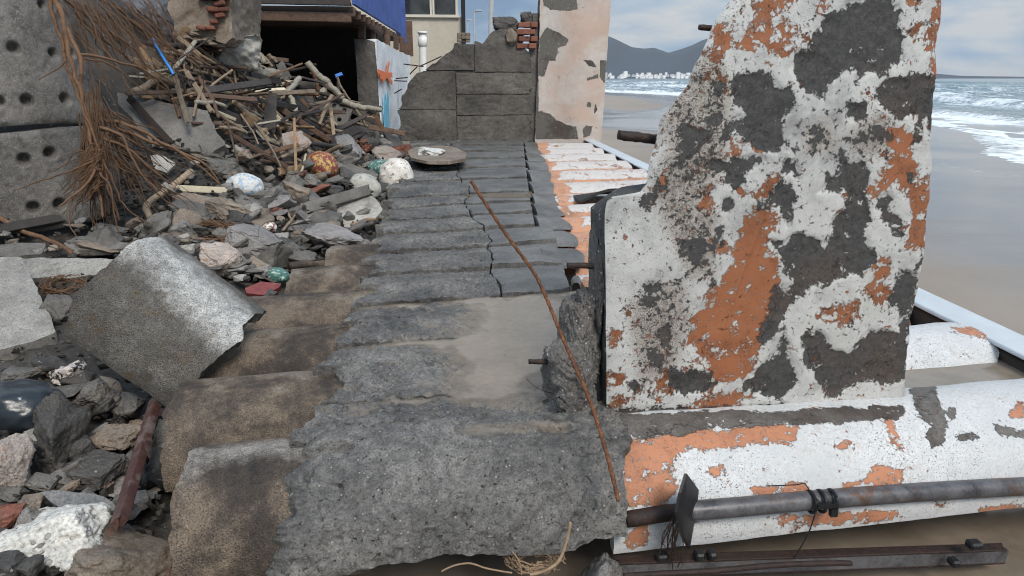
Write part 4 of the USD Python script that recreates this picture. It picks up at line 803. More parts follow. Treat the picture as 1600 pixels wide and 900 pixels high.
S_CO = raster([[(870, 125), (900, 120), (905, 150), (875, 160)], [(880, 60), (920, 55), (915, 80), (885, 85)], [(850, 185), (870, 186), (868, 190), (852, 190)]])
nx, nz = 120, 260; z = np.linspace(-.10, 4.1, nz); l0, r0 = aty(835.5, 217, YF), aty(939, 217, YF); l1, r1 = aty(844, -5, YF), aty(954, -5, YF)
f = (z - l0[2]) / (l1[2] - l0[2]); s, k = np.meshgrid(np.linspace(0, 1, nx), np.arange(nz), indexing='ij')
lx = l0[0] + (l1[0] - l0[0]) * f + (fbm(np.stack([z * 4, z * 0, z * 0], -1), 4, 2) - .5) * .05; rx = r0[0] + (r1[0] - r0[0]) * f + (fbm(np.stack([z * 4, z * 0 + 7, z * 0], -1), 4, 2) - .5) * .03
P = np.stack([lx[k] * (1 - s) + rx[k] * s, YF - .06 + 0 * s, z[k]], -1); P[..., 1] += (fbm(P * 1.3, 3, 3) - .5) * .05; Q = P.copy(); Q[..., 1] = YF + .32
V, F = solid(P, Q, 4, .02, 3); n0 = nx * nz; d = sdf_at(S_CD, V); o = sdf_at(S_CO, V)
t = thing('painted_wall', 'tall pinkish white painted wall end with dark flaked patches, right of the dark board-marked wall', 'wall', (3.4, YF, 0))
put('wall_body', (V, F), 'column_paint', t, attrs=dict(orr=np.clip(o - .30, -.4, .1), dkk=np.where(np.arange(len(V)) < n0, np.clip(d, -.4, .3), .05), dirt=np.clip(.5 - abs(V[:, 0] - 3.4), 0, .3)))

# ================================================================== BUILDINGS AT THE TOP OF THE BANK
t = thing('stilt_house', 'raised wooden house with blue sheet siding and a dark open space under its floor', 'house', (-4, 20, 2.7))
f0, f1 = A([-1.38, 14.0, 2.79]), A([-.98, 26.0, 2.94]); L3 = A([-9.0, 14.0, 2.79]); 
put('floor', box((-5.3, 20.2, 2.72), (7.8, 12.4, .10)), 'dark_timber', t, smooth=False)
put('front_beam', plank((-9.0, 13.95, 2.64), (-1.42, 13.95, 2.57), .10, .17, seed=1), 'wood_brown', t); put('front_beam', plank((-9.0, 13.80, 2.90), (-1.40, 13.8, 2.84), .06, .16, seed=2), 'wood_dark', t)
put('sill_board', plank((-9.0, 14.1, 3.08), (-1.45, 14.1, 3.03), .06, .22, seed=3), 'wood_brown', t)
for k in range(16):
    u = k / 15; c = f0 * (1 - u) + f1 * u; put('joist', plank(c + [-3.5, .05, -.12], c + [.03, .05, -.12], .07, .15, seed=k), 'wood_brown', t)
for k in range(7):
    u0, u1 = k / 7, (k + 1) / 7; a, b = f0 * (1 - u0) + f1 * u0, f0 * (1 - u1) + f1 * u1
    n = 40; s = np.linspace(0, 1, n); x = a + (b - a) * s[:, None] * .995; d = .018 * np.sign(np.sin(s * 2 * np.pi * 8)) 
    P = np.stack([x + [.02, 0, .02], x + [.02, 0, 1.7]], 1); P[..., 0] += d[:, None]; Q = P - [.05, 0, 0]
    put('siding_sheet', solid(P, Q, 1), 'blue_siding', t, smooth=False)
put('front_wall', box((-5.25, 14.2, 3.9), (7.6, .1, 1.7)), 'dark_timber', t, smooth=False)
put('back_wall', box((-5.5, 19.0, 1.4), (8.4, .2, 2.6)), 'dark_timber', t, smooth=False)  # dark wall added to keep skylight out of the space below the floor
put('blue_post', box((-1.0, 26.4, 3.9), (.35, .5, 2.4)), 'blue_siding', t, smooth=False)
for (x0, y0), (x1, y1), Y, w in (((565, 30), (565, 61), 16.9, .16), ((583, 47), (583, 63), 18.2, .12), ((605, 46), (605, 74), 20.5, .16), ((619, 56), (619, 78), 22.5, .16), ((628, 58), (628, 82), 24, .16), ((562, 27), (596, 52), 16.5, .10)):
    put('prop', plank(aty(x0, y0, Y), aty(x1, y1, Y + (1.6 if x0 == 562 else 0)), w, w, seed=int(x0)), 'wood_brown', t)
# white wall with the orange star
e0, e1 = A([-1.22, 17.0, 0]), A([-.62, 22.4, 0]); d = (e1 - e0) / np.linalg.norm(e1 - e0); nrm = A([d[1], -d[0], 0])
t = thing('white_wall', 'white wall with an orange spray-painted star and blue stains, running back under the blue house', 'wall', e0)
top = [atplane(x, y, e0, nrm) for x, y in ((590, 61), (605, 70), (620, 79), (632, 84), (641, 88))]; top = A(top)
ss, tt = np.meshgrid(np.linspace(0, 1, 60), np.linspace(0, 1, 40), indexing='ij'); sl = ss * np.linalg.norm(e1 - e0); zt = np.interp(sl, (top - e0) @ d, top[:, 2]) + .05 * (fbm(np.stack([sl * 3, sl * 0, sl * 0], -1), 3, 1) - .5)
P = e0 + sl[..., None] * d; P[..., 2] = -.1 + (zt + .1) * tt; P += nrm * ((fbm(P * 1.5, 3, 4) - .5) * .08)[..., None]; Q = P - nrm * .40
V, F = solid(P, Q, 2, .02); put('wall_body', (V, F), 'plaster_white', t)
V, F = prism(Polygon([(-1.68, -.1), (-1.68, 2.33), (-1.45, 2.36), (-1.24, 2.28), (-1.22, -.1)]), 16.82, 17.1, .08, .025, 7); put('end_post', (V, F), 'well_concrete', t, smooth=45)
c = (604, 117)
for q in ((608, 97), (590, 112), (613, 117), (598, 127), (613, 130), (594, 121)):
    a, b = atplane(*c, e0 + nrm * .055, nrm), atplane(*q, e0 + nrm * .055, nrm); put('star_stroke', plank(a, b, .12, .012, nrm, seed=q[0], chip=.05), 'orange_paint', t)
V, F = prism(Polygon([(0, 0), (.55, .1), (.8, 1.1), (.55, 1.3), (.3, .9), (.15, 1.2), (-.05, .7)]), 0, .012, .2, .004); V = e0 + d * (V[:, :1] + .2) + nrm * (V[:, 1:2] + .05) + [0, 0, 1] * V[:, 2:] * .9 + [0, 0, .05]; put('blue_stain', (V, F), 'graffiti_blue', t, smooth=False)
# cream house
YB = 30.0; t = thing('cream_house', 'cream rendered house with dark windows behind the board-marked wall', 'house', (0, YB, 0))
a, b = aty(620, 60, YB), aty(722, 60, YB)
put('wall', box(((a[0] + b[0]) / 2 - 1.0, YB + 3, 1.75), (b[0] - a[0] + 2.0, 6, 4.2)), 'house_wall', t, smooth=False)
put('upper_wall', box(((a[0] + b[0]) / 2 - 1.0, YB + 3.15, 5.2), (b[0] - a[0] + 1.7, 6.0, 2.7)), 'house_wall', t, smooth=False)
zs = aty(700, 23, YB)[2]
for x0, x1 in ((618, 672), (679, 712)):
    p, q = aty(x0, 23, YB), aty(x1, 23, YB); w = q[0] - p[0]; cx = (p[0] + q[0]) / 2
    wp = put('window', join(box((cx, YB + .14, zs + .9), (w + .2, .04, 1.9))), 'frame_cream', t, smooth=False)
    for sx in (-1, 1): put('frame', box((cx + sx * (w / 2 + .05), YB + .06, zs + .9), (.10, .2, 1.9)), 'frame_cream', wp, smooth=False)
    put('pane', box((cx, YB + .10, zs + .9), (w, .04, 1.8)), 'window_glass', wp, smooth=False)
put('sill', box((a[0] / 2 + b[0] / 2 - .1, YB - .03, zs - .06), (b[0] - a[0], .2, .10)), 'frame_cream', t, smooth=False)
put('corner_post', box((b[0] + .06, YB - .1, 4.4), (.16, .2, 3.4)), 'black_metal', t, smooth=False)
p, q = aty(629, 33, 27.5), aty(646, 88, 27.5); put('brown_shutter', box((p + q) / 2, (q[0] - p[0], .08, p[2] - q[2])), 'wood_brown', t, smooth=False)
p, q = aty(660, 52, 25), aty(661, 130, 25); t = thing('vent_pipe', 'white plastic pipe standing in front of the cream house', 'pipe', q)
put('tube', tube(spline([q, p], 6), .125, 16), 'white_plastic', t); put('socket', tube(spline([aty(660, 72, 25), aty(660, 58, 25)], 3), .155, 16), 'white_plastic', t); put('cap', tube(spline([aty(660, 53, 25), aty(660, 49, 25)], 3), .16, 16), 'white_plastic', t)
t = thing('brick_stub', 'small stub of rough brickwork on top of the dark board-marked wall', 'brickwork', aty(724, 66, 18.2))
for r in range(3):
    for k in range(3): m = bevel_box((.11, .15, .075), .01); put('brick', (m[0] + aty(717.5 + k * 6.8, 63.5 - r * 4.8, 18.2 + rng.uniform(-.03, .03)), m[1]), 'rubble_warm', t, smooth=False)
def lamp(x, y0, ya, Y, arm, label):
    b, tp = aty(x, ya, Y), aty(x, y0, Y); t = thing('street_lamp', label, 'street lamp', (b[0], Y, 0)); put('post', tube(spline([[b[0], Y, 0], tp], 6), np.linspace(.10, .07, 6), 8), 'grey_post', t)
    h = aty(x + arm, y0 - abs(arm) * .45, Y); put('arm', tube(spline([tp - [0, 0, .3], (tp + h) / 2 + [0, 0, .05], h], 6), .05, 6), 'grey_post', t); put('lamp_head', (lambda m: (m[0] + h, m[1]))(bevel_box((.55, .3, .14), .04)), 'grey_post', t, smooth=False)
lamp(741, 20, 65, 60, 7, 'taller grey street lamp against the sky behind the broken wall'); lamp(730.5, 33, 65, 75, 3, 'shorter street lamp further off, left of the taller one')
p, q = aty(769, -25, 58), aty(767, 60, 58); put('flag_pole', tube(spline([[q[0], 58, 0], q, p], 12), np.linspace(.24, .20, 12), 12), 'grey_post', label='thick pale pole rising behind the broken top of the far wall', cat='pole')

# ================================================================== THE HEAP
FWH = A([FW[0], FW[1], 0]); FWH /= np.linalg.norm(FWH)
PLACED = []
def rotFW(deg):
    a = math.radians(deg); c, s = math.cos(a), math.sin(a)
    return c * RT - s * A([0, 0, 1.]), FWH, s * RT + c * A([0, 0, 1.])
def stone(name, label, cat, px, py, w, h, m, seed, rot=0, boxy=.4, rough=.10, level=3, npts=15, depth=None, dip=0.0, group=None, parent=None, flat=0):
    p = on(px, py); dd = (p - EYE) @ FW; k = dd / FPX / 2
    V, F = rock(seed, level, boxy=boxy, rough=rough, npts=npts)
    a, b, c = rotFW(rot); zz = h * k * .92; dp = depth * k if depth else .55 * (w * k + zz)
    V = V[:, :1] * (w * k) * a + V[:, 1:2] * dp * b + V[:, 2:] * zz * c
    PLACED.append((px, py, label))
    return put(name, (V + p + [0, 0, (.25 - dip) * zz], F), m, parent, label, cat, group)
def egg(label, px, py, w, h, m, rot=0, seed=1, lift=.3):
    p = on(px, py); dd = (p - EYE) @ FW; k = dd / FPX / 2; t = trimesh.creation.icosphere(4); V = A(t.vertices)
    V = V * (1 + .05 * V[:, 2:] ** 1)[:, :1] * [1, 1, 1]; V = V + V * ((fbm(V * 1.3 + px, 3, seed) - .5) * .30 + (fbm(V * 9 + px, 3, seed) - .5) * .03)[:, None]
    a, b, c = rotFW(rot); V = V[:, :1] * w * k * a + V[:, 1:2] * .5 * (w + h) * k * b + V[:, 2:] * h * k * c
    PLACED.append((px, py, label)); put('painted_stone', (V + p + [0, 0, lift * h * k], A(t.faces)), m, None, label, 'painted stone')
def plate(name, label, cat, pts, nrm, thick, m, lift=.05, size=.035, amp=.012, seed=0, at=None, jag=.02, parent=None, Y=None, holes=(), rnd=0):
    """a broken slab: its top outline read off the photograph and laid on a tilted plane through the heap"""
    pts = A(pts, float); c = pts.mean(0); p = (on(*c) if Y is None else aty(*c, Y)) + [0, 0, lift]; n = A(nrm, float); n /= np.linalg.norm(n)
    W3 = A([atplane(x, y, p, n) for x, y in pts]); _, a, b = frame(n, (0, 1, .01)); L2 = np.stack([(W3 - p) @ a, (W3 - p) @ b], 1)
    poly = Polygon(L2).buffer(0).buffer(-rnd, 8).buffer(rnd, 8); rr = [poly.exterior.interpolate(q, normalized=True).coords[0] for q in np.linspace(0, 1, max(24, int(poly.length / (size * .9))), endpoint=False)]
    rr = A(rr); rr = rr + jag * 2 * np.stack([fbm(np.c_[rr * 9, rr[:, :1] * 0 + seed], 4, seed) - .5, fbm(np.c_[rr * 9, rr[:, :1] * 0 + seed + 5], 4, seed + 3) - .5], 1)
    for hx, hy in holes:
        hw = atplane(hx, hy, p, n) - p; poly = poly.difference(Point(hw @ a, hw @ b).buffer(.045, 5))
    mm = trimesh.creation.extrude_polygon(poly if holes else Polygon(rr).buffer(0) if Polygon(rr).buffer(0).geom_type == 'Polygon' else poly, thick, engine='earcut')
    V, F = trimesh.remesh.subdivide_to_size(A(mm.vertices), A(mm.faces), size, max_iter=24); t = trimesh.Trimesh(V, F, process=True); t.merge_vertices(); V, F = A(t.vertices), A(t.faces)
    side = np.clip((thick - V[:, 2]) / thick, 0, 1)
    V = p + V[:, :1] * a + V[:, 1:2] * b + (V[:, 2:] - thick) * n
    for k in range(3): V[:, k] += (fbm(V * 5 + k * 7 + seed, 3, seed + k) - .5) * 2 * amp * (.5 + side) + (fbm(V * 22 + k * 7, 3, seed + k) - .5) * amp * (.3 + 1.2 * side)
    PLACED.append((*c, label))
    return put(name, (V, F), m, parent, label, cat, smooth=38)
def onl(x, y, l=0, dY=0): p = on(x, y); return aty(x, y, p[1] + dY) if dY else p + [0, 0, l]
def stick(name, label, cat, pts, w, m, seed=1, lift=.03, flat=None, n=None, taper=.8, dY=-.12, group=None, sides=9, parent=None):
    """a branch (round) or a plank (flat = thickness / width) over places in the photograph"""
    H = [on(x, y) for x, y in pts]; ok = [h[1] < 19.3 for h in H]; yh = [h[1] for h, o in zip(H, ok) if o] or [13.5]
    P = [onl(x, y, lift, dY if dY else 0) if o and h[1] < min(yh) + 1.5 else aty(x, y, min(yh) + .5) for (x, y), o, h in zip(pts, ok, H)]; k = np.mean([(p - EYE) @ FW for p in P]) / FPX
    if len(P) > 0 and label: PLACED.append((*A(pts).mean(0), label))
    if flat: msh = plank(P[0], P[-1], w * k, w * k * flat, upv=-FW, seed=seed, chip=w * k * .6)
    else:
        n = n or 10 + 8 * len(pts); S = spline(P, n); r2 = np.random.default_rng(seed); S = S + np.cumsum(r2.normal(0, w * k * .05, S.shape), 0) * np.sin(np.linspace(0, np.pi, n))[:, None]
        msh = tube(S, w * k / 2 * np.linspace(1, taper, n) * (1 + .25 * (fbm(S * 14 + seed, 2, seed) - .5)), sides, .18, seed)
    return put(name, msh, m, parent, label, cat, group, smooth=True if not flat else 40)

# ---- perforated well rings
def ring(label, Z0, Z1, cx, cy, R, lean, seed):
    t = thing('well_ring', label, 'concrete ring', (cx, cy, Z0)); na, nz = 300, 100; A0, A1 = math.radians(-175), math.radians(75)
    a, z = np.meshgrid(np.linspace(A0, A1, na), np.linspace(0, 1, nz), indexing='ij'); zz = Z0 + (Z1 - Z0) * z
    holes = [aty(px, py, 0) for px, py in ()]
    q = np.stack([a * 2, zz * 2, a * 0 + seed], -1); r = R + (fbm(q * 2, 4, seed) - .5) * .03 + (fbm(q * 12, 3, seed) - .5) * .012
    arc = (a + math.pi / 2) * R; dep = np.zeros_like(a)
    pitch = .27
    for kx in range(-6, 8):
        for kz in range(2 + (Z1 - Z0 > .9)):
            hx = kx * pitch + .06 * ((kx % 2) - .5) + .03 * kz; hz = Z0 + (Z1 - Z0) * (kz + .5) / (2 + (Z1 - Z0 > .9)) + .02 * math.sin(kx * 3 + kz)
            d = np.hypot(arc - hx, zz - hz); dep = np.maximum(dep, 1 / (1 + np.exp((d - .036 - .008 * math.sin(7 * kx + kz)) / .006)))
    r = r - .10 * dep; ez = np.minimum(z, 1 - z) * (Z1 - Z0); r = r - .03 * np.exp(-ez / .03)
    f = lambda r: np.stack([cx + lean * (zz - Z0) + r * np.cos(a), cy + r * np.sin(a), zz + .02 * np.sin(a * 3 + seed)], -1)
    V, F = solid(f(r), f(r * 0 + R - .13), 4, .02, seed); put('ring_wall', (V, F), 'well_concrete', t)
c = aty(62, 342, 6.75)
ring('lower perforated concrete well ring, dark and rooted over, at the left edge', .16, 1.05, c[0] - .26, 7.35, .76, -.07, 3)
ring('upper perforated concrete well ring stacked on the lower one, paler near its top', 1.085, 2.35, c[0] - .36, 7.36, .76, -.13, 4)

# ---- slabs, blocks and pipe pieces
def fragment():
    p = A([-1.488, 3.935, .242]); ax = A([.766, -.165, -.622]); ax /= np.linalg.norm(ax); upn = A([.414, -.613, .672]); upn -= ax * (ax @ upn); upn /= np.linalg.norm(upn); sd = np.cross(ax, upn)
    nx, nu = 170, 190; s, t = np.meshgrid(np.linspace(0, 1, nx), np.linspace(0, 1, nu), indexing='ij'); u = math.radians(15) + t * math.radians(150)
    e = lambda k, sc, a: (fbm(np.stack([u * sc, u * 0 + k, u * 0], -1), 4, k) - .5) * a
    x = (-.385 + e(1, 2.2, .10) + .10 * (t - .5) ** 2) * (1 - s) + (.385 + e(2, 2.6, .13) - .06 * np.clip((.45 - t) * 2, 0, 1)) * s
    r = .429 + (fbm(np.stack([x * 5, u * 2, u * 0], -1), 3, 8) - .5) * .016; f = lambda r: p + x[..., None] * ax + (-r * np.cos(u))[..., None] * sd + (r * np.sin(u) - .30)[..., None] * upn
    V, F = solid(f(r), f(r - .075), 6, .022, 3); cr = np.concatenate([(1.2 * np.exp(-((u - 1.30 - .35 * x) / .46) ** 2) - .35 * np.exp(-((x + .25) / .2) ** 2 - ((u - 1.3) / .3) ** 2)).ravel(), np.zeros(len(V) - u.size)]); put('pipe_fragment', (V, F), 'fragment', attrs=dict(crest=cr), label='large curved grey fragment of a broken half-pipe lying tilted on the heap', cat='pipe fragment'); PLACED.append((250, 510, 'large curved pipe fragment'))  # crest mask puts the bright crown and shaded side into the colour
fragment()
plate('stone_slab', 'pale flat stone slab at the left edge, beside the large curved pipe fragment', 'slab', [(-60, 405), (32, 400), (60, 455), (88, 520), (40, 538), (-60, 560)], (.12, -.30, 1), .10, 'rubble_pale', lift=.12, amp=.008, seed=3)
plate('concrete_beam', 'long pale concrete beam with a crack, behind the stone slab and the pipe fragment', 'beam', [(20, 402), (178, 405), (186, 424), (110, 433), (40, 436), (18, 425)], (.05, -.55, 1), .10, 'rubble_pale', lift=.10, amp=.006, seed=4)
plate('broken_slab_piece', 'large dark grey broken slab lying on the slope beside the well rings', 'slab', [(150, 143), (205, 145), (245, 157), (292, 167), (324, 172), (332, 190), (352, 226), (330, 240), (272, 232), (205, 225), (165, 190)], (.30, -.75, .75), .12, 'rubble_grey', lift=.10, amp=.035, seed=5)
plate('white_slab', 'white slab with a grey mortar ridge, in front of the white egg-shaped stone', 'slab', [(478, 340), (572, 300), (588, 310), (597, 326), (590, 338), (545, 362), (520, 356), (494, 353)], (.1, -.62, 1), .11, 'rubble_pale', lift=.09, amp=.010, seed=6)
stick('mortar_ridge', 'grey mortar ridge along the upper edge of the white slab', 'mortar', [(476, 338), (528, 318), (578, 297)], 17, 'rubble_grey', 5, .08, flat=.6, dY=0)
plate('round_cover', 'round concrete cover at the far left of the walkway before the dark wall', 'cover', [(636, 236), (650, 230), (680, 226), (712, 230), (730, 240), (728, 247), (700, 252), (665, 252), (642, 246)], (0, 0, 1), .05, 'rubble_warm', lift=.005, at=None, amp=.008, seed=7, size=.05, jag=.03, Y=12.6, rnd=.22)
V, F = rock(44, 3, boxy=.1, rough=.12); c = aty(672, 240, 12.55); put('cement_blob', (V * [.26, .34, .10] + c + [.02, 0, .03], F), 'cement_white', label='blob of white cement with a small hole stuck on the round concrete cover', cat='cement')
plate('grey_board', 'flat grey tile with a pale chipped edge, lying above the white conglomerate boulder', 'tile', [(58, 768), (95, 762), (178, 782), (184, 796), (150, 803), (100, 795)], (.1, -.45, 1), .04, 'panel', lift=.16, amp=.004, seed=9)
plate('flat_slab', 'thin grey slab lying between the well rings and the pale concrete beam', 'slab', [(100, 380), (130, 369), (205, 380), (200, 388), (150, 392), (110, 390)], (0, -.35, 1), .05, 'rubble_grey', lift=.08, amp=.008, seed=10)
plate('flat_slab', 'rough grey slab at the left edge below the lower well ring', 'slab', [(-20, 385), (30, 379), (74, 379), (66, 396), (20, 400), (-20, 399)], (0, -.35, 1), .06, 'rubble_grey', lift=.08, amp=.012, seed=11)
plate('stained_slab', 'narrow slab with a red stain below the pale styrofoam strip', 'slab', [(268, 306), (290, 300), (350, 312), (352, 324), (318, 328), (280, 318)], (.1, -.4, 1), .08, 'rubble_warm', lift=.08, amp=.01, seed=12)
plate('flat_slab', 'dark grey slab under the red and yellow painted stone', 'slab', [(528, 262), (545, 254), (592, 272), (580, 283), (540, 282)], (.1, -.5, 1), .07, 'rubble_grey', lift=.06, amp=.012, seed=13)
plate('flat_slab', 'pale broken tile leaning below the long roots', 'tile', [(236, 243), (248, 240), (276, 256), (262, 270), (240, 262)], (.2, -.8, .8), .04, 'rubble_pale', lift=.10, amp=.004, seed=14)
plate('flat_slab', 'thin grey slab on edge right of the large dark slab', 'slab', [(368, 230), (378, 226), (398, 255), (390, 262)], (.3, -.8, .6), .04, 'rubble_grey', lift=.10, amp=.005, seed=15)
# a perforated concrete panel lying in the wood
PANEL = [(450, 147), (470, 126), (492, 129), (520, 150), (551, 171), (541, 195), (500, 196), (460, 180)]
plate('perforated_panel', 'dark perforated concrete panel leaning among the branches below the blue house', 'panel', PANEL, (-.10, -.80, .50), .07, 'boards', lift=.20, amp=.01, seed=16, size=.06, holes=[(467, 136), (482, 143), (475, 158), (468, 171), (493, 152), (487, 170), (505, 185), (515, 180), (522, 165), (530, 187), (538, 172), (528, 176), (510, 160)])
# half-pipe remains in the valleys
stick('pipe_remnant', 'broken edge of a half-pipe beneath the granite block', 'pipe fragment', [(452, 416), (510, 410), (578, 408)], 13, 'pipe_brown', 4, .05, dY=-.1)

# name, label, category, px, py, w, h, material, seed, rot, boxy
ST = [
 ('stone', 'grey rock propping the left end of the second half-pipe', 296, 700, 46, 56, 'rubble_grey', 51, 10, .6),
 ('stone', 'dark rock between the pipe fragment and the second half-pipe', 312, 652, 50, 44, 'rubble_dark', 52, -10, .6),
 ('stone', 'pale chip below the torn right edge of the pipe fragment', 372, 560, 40, 30, 'rubble_pale', 53, 20, .6),
 ('stone', 'whitish rock with an orange stain among the broken wood', 458, 232, 56, 46, 'granite_pink', 1, -10, .5),
 ('granite_block', 'pale granite block behind the white egg-shaped stone', 605, 247, 46, 32, 'granite_pink', 2, 4, .85),
 ('granite_block', 'long speckled granite block in front of the white slab', 526, 380, 108, 50, 'granite', 3, 3, .95),
 ('granite_boulder', 'dark speckled granite boulder right of the pinkish block', 398, 394, 98, 66, 'granite', 4, 18, .7),
 ('stone_block', 'squared block with pinkish orange top behind the curved pipe fragment', 348, 410, 66, 50, 'granite_pink', 5, 20, .9),
 ('stone', 'smooth light brown rock above the pinkish block', 366, 340, 76, 54, 'rubble_warm', 6, 15, .5),
 ('stone', 'small grey rock below the brown roots fan', 328, 246, 46, 30, 'rubble_grey', 7, 20, .5),
 ('stone', 'flat grey rock left of the blue and white painted stone', 352, 266, 54, 28, 'rubble_grey', 8, 15, .5),
 ('stone', 'grey wedge-shaped rock beside the light brown rock', 300, 338, 70, 34, 'rubble_grey', 9, 18, .6),
 ('stone', 'dark grey rock right of the blue and white painted stone', 428, 312, 52, 34, 'rubble_grey', 10, -10, .5),
 ('stone', 'flat grey rock in front of the red and yellow painted stone', 470, 282, 62, 26, 'rubble_grey', 11, 14, .5),
 ('stone', 'dark rock left of the greenish white painted stone', 512, 302, 46, 28, 'rubble_dark', 12, 8, .5),
 ('stone', 'brownish rock in the middle of the heap behind the white slab', 462, 310, 48, 40, 'rubble_warm', 13, 20, .5),
 ('stone', 'small rock between the dark granite boulder and the long granite block', 455, 396, 28, 32, 'rubble_grey', 14, 0, .4),
 ('stone', 'brown rock just behind the long granite block', 462, 372, 34, 28, 'rubble_warm', 15, 0, .4),
 ('stone', 'grey rock close to the leaning white wall, behind the pale granite block', 580, 219, 30, 26, 'rubble_grey', 16, 0, .5),
 ('stone', 'grey rock in front of the perforated panel', 560, 238, 26, 20, 'rubble_pale', 17, 20, .5),
 ('stone', 'dark pointed rock between blue stone and brown rock', 395, 325, 56, 24, 'rubble_dark', 18, 18, .4),
 ('stone', 'small rounded grey rock below the pale styrofoam strip', 410, 300, 40, 26, 'rubble_grey', 19, -12, .4),
 ('stone', 'small round brown stone below the well ring', 208, 353, 22, 22, 'rubble_warm', 20, 0, .2),
 ('stone', 'grey rock lying on the thin slab under the roots', 172, 365, 46, 20, 'rubble_grey', 21, 12, .5),
 ('stone', 'dark rock below the broken tan branch', 236, 378, 28, 28, 'rubble_dark', 22, 0, .5),
 ('concrete_lump', 'lump of gravelly concrete stuck on the fourth half-pipe', 487, 476, 54, 32, 'conglomerate', 23, -4, .5),
 ('stone', 'pale rounded stone beside the gravelly lump on the fourth half-pipe', 540, 478, 26, 20, 'rubble_pale', 24, 10, .3),
 ('stone', 'flat grey rock wedged on the fifth half-pipe', 536, 432, 64, 22, 'rubble_grey', 25, 0, .6),
 ('stone', 'small red-brown wedge on the fifth half-pipe', 483, 441, 30, 14, 'brick_red', 26, -8, .7),
 ('stone', 'grey stone against the end of the fourth half-pipe', 440, 488, 36, 20, 'rubble_grey', 27, 0, .5),
 ('stone', 'narrow dark stone between the pipe fragment and the red tile', 418, 476, 26, 44, 'rubble_dark', 28, 14, .5),
 ('stone', 'tall dark grey rock right of the black smooth stone', 92, 690, 74, 142, 'rubble_dark', 29, -8, .7),
 ('granite_boulder', 'speckled pale granite boulder at the left edge below the black stone', 14, 742, 76, 116, 'granite_pink', 30, 10, .3),
 ('stone', 'rough dark grey rock in the pit beside the red-brown bar', 143, 744, 90, 60, 'rubble_dark', 31, -10, .5),
 ('stone', 'bone-shaped brown concrete piece left of the red-brown bar', 178, 686, 84, 40, 'rubble_warm', 32, 4, .7),
 ('stone', 'grey rock right of the top of the red-brown bar', 270, 690, 60, 68, 'rubble_grey', 33, 12, .5),
 ('stone', 'grey stone in the shade under the curved pipe fragment', 198, 638, 46, 46, 'rubble_grey', 34, 20, .5),
 ('stone', 'weathered grey rock under the left rim of the pipe fragment', 150, 622, 70, 54, 'rubble_grey', 35, -20, .5),
 ('stone', 'flat grey stone below the pale stone slab', 32, 590, 56, 34, 'rubble_grey', 36, -14, .6),
 ('boulder', 'big white conglomerate boulder at the lower left', 100, 842, 168, 106, 'conglomerate', 37, -6, .5),
 ('boulder', 'grey boulder with brick-red patches at the bottom left corner', 186, 880, 170, 100, 'rubble_warm', 38, 14, .5),
 ('stone', 'brown stone at the left edge beside the conglomerate boulder', 12, 812, 50, 44, 'brick_red', 39, 0, .5),
 ('stone', 'small brown rock between the granite boulder and the grey tile', 44, 795, 40, 34, 'rubble_warm', 40, 0, .4),
 ('stone', 'dark wet stone at the very corner of the heap', 6, 888, 60, 40, 'rubble_dark', 41, 0, .4),
 ('stone', 'small pale stone at the bottom edge below the nearest half-pipe', 302, 893, 46, 30, 'rubble_pale', 42, 0, .4),
 ('stone', 'grey rock in the shadow left of the pipe fragment', 92, 488, 40, 44, 'rubble_grey', 43, 30, .5),
 ('stone', 'black and pale patchy stone under the pale stone slab', 108, 586, 46, 48, 'egg_piebald', 46, 25, .5),
 ('brick', 'red-brown brick chip by the red-brown bar', 200, 735, 26, 32, 'brick_red', 44, 20, .9),
 ('stone', 'dark stone between the tall rock and the bone-shaped piece', 128, 705, 36, 40, 'rubble_dark', 45, 0, .4),
]
for nm, lb, px, py, w, h, m, sd, rot, bx in ST:
    stone(nm, lb, nm.replace('_', ' ').replace('granite ', ''), px, py, w, h, m, sd, rot, bx, .10, 4 if w > 60 else 3, 18 if bx > .6 else 14, dip=.1 if py > 600 else 0)
for e in (('big white egg-shaped painted stone with brown wear, at the edge of the walkway', 620, 291, 55, 64, 'egg_white', -8), ('red painted stone with worn yellow side', 504, 266, 48, 44, 'egg_red', 30), ('blue and white painted stone', 383, 297, 58, 38, 'egg_blue', 10), ('blue-green painted stone half hidden behind the white egg-shaped stone', 592, 267, 38, 26, 'egg_teal', -20), ('pale painted stone with a green band, left of the white egg-shaped stone', 570, 299, 50, 40, 'egg_green', 20), ('shiny teal painted stone beside the red tile', 435, 434, 36, 24, 'egg_teal', 15), ('smooth black painted stone with a white scuff at the left edge', 36, 648, 122, 84, 'egg_black', 4), ('small brown and white painted stone above the granite boulder', 417, 356, 34, 20, 'egg_brown', 25), ('small multicoloured stone at the foot of the white wall', 622, 217, 22, 26, 'egg_blue', 20)):
    egg(*e)
plate('red_tile', 'dark red tile piece beside the teal painted stone', 'tile', [(383, 450), (408, 440), (440, 443), (436, 449), (412, 461), (386, 458)], (.1, -.5, 1), .045, 'tile_red', lift=.14, amp=.002, seed=17, size=.02, jag=.004)
stick('orange_rag', 'orange rag or peel by the foot of the white wall', 'rag', [(612, 203), (624, 210), (632, 218)], 9, 'orange_rag', 3, .05, flat=.4, dY=0)

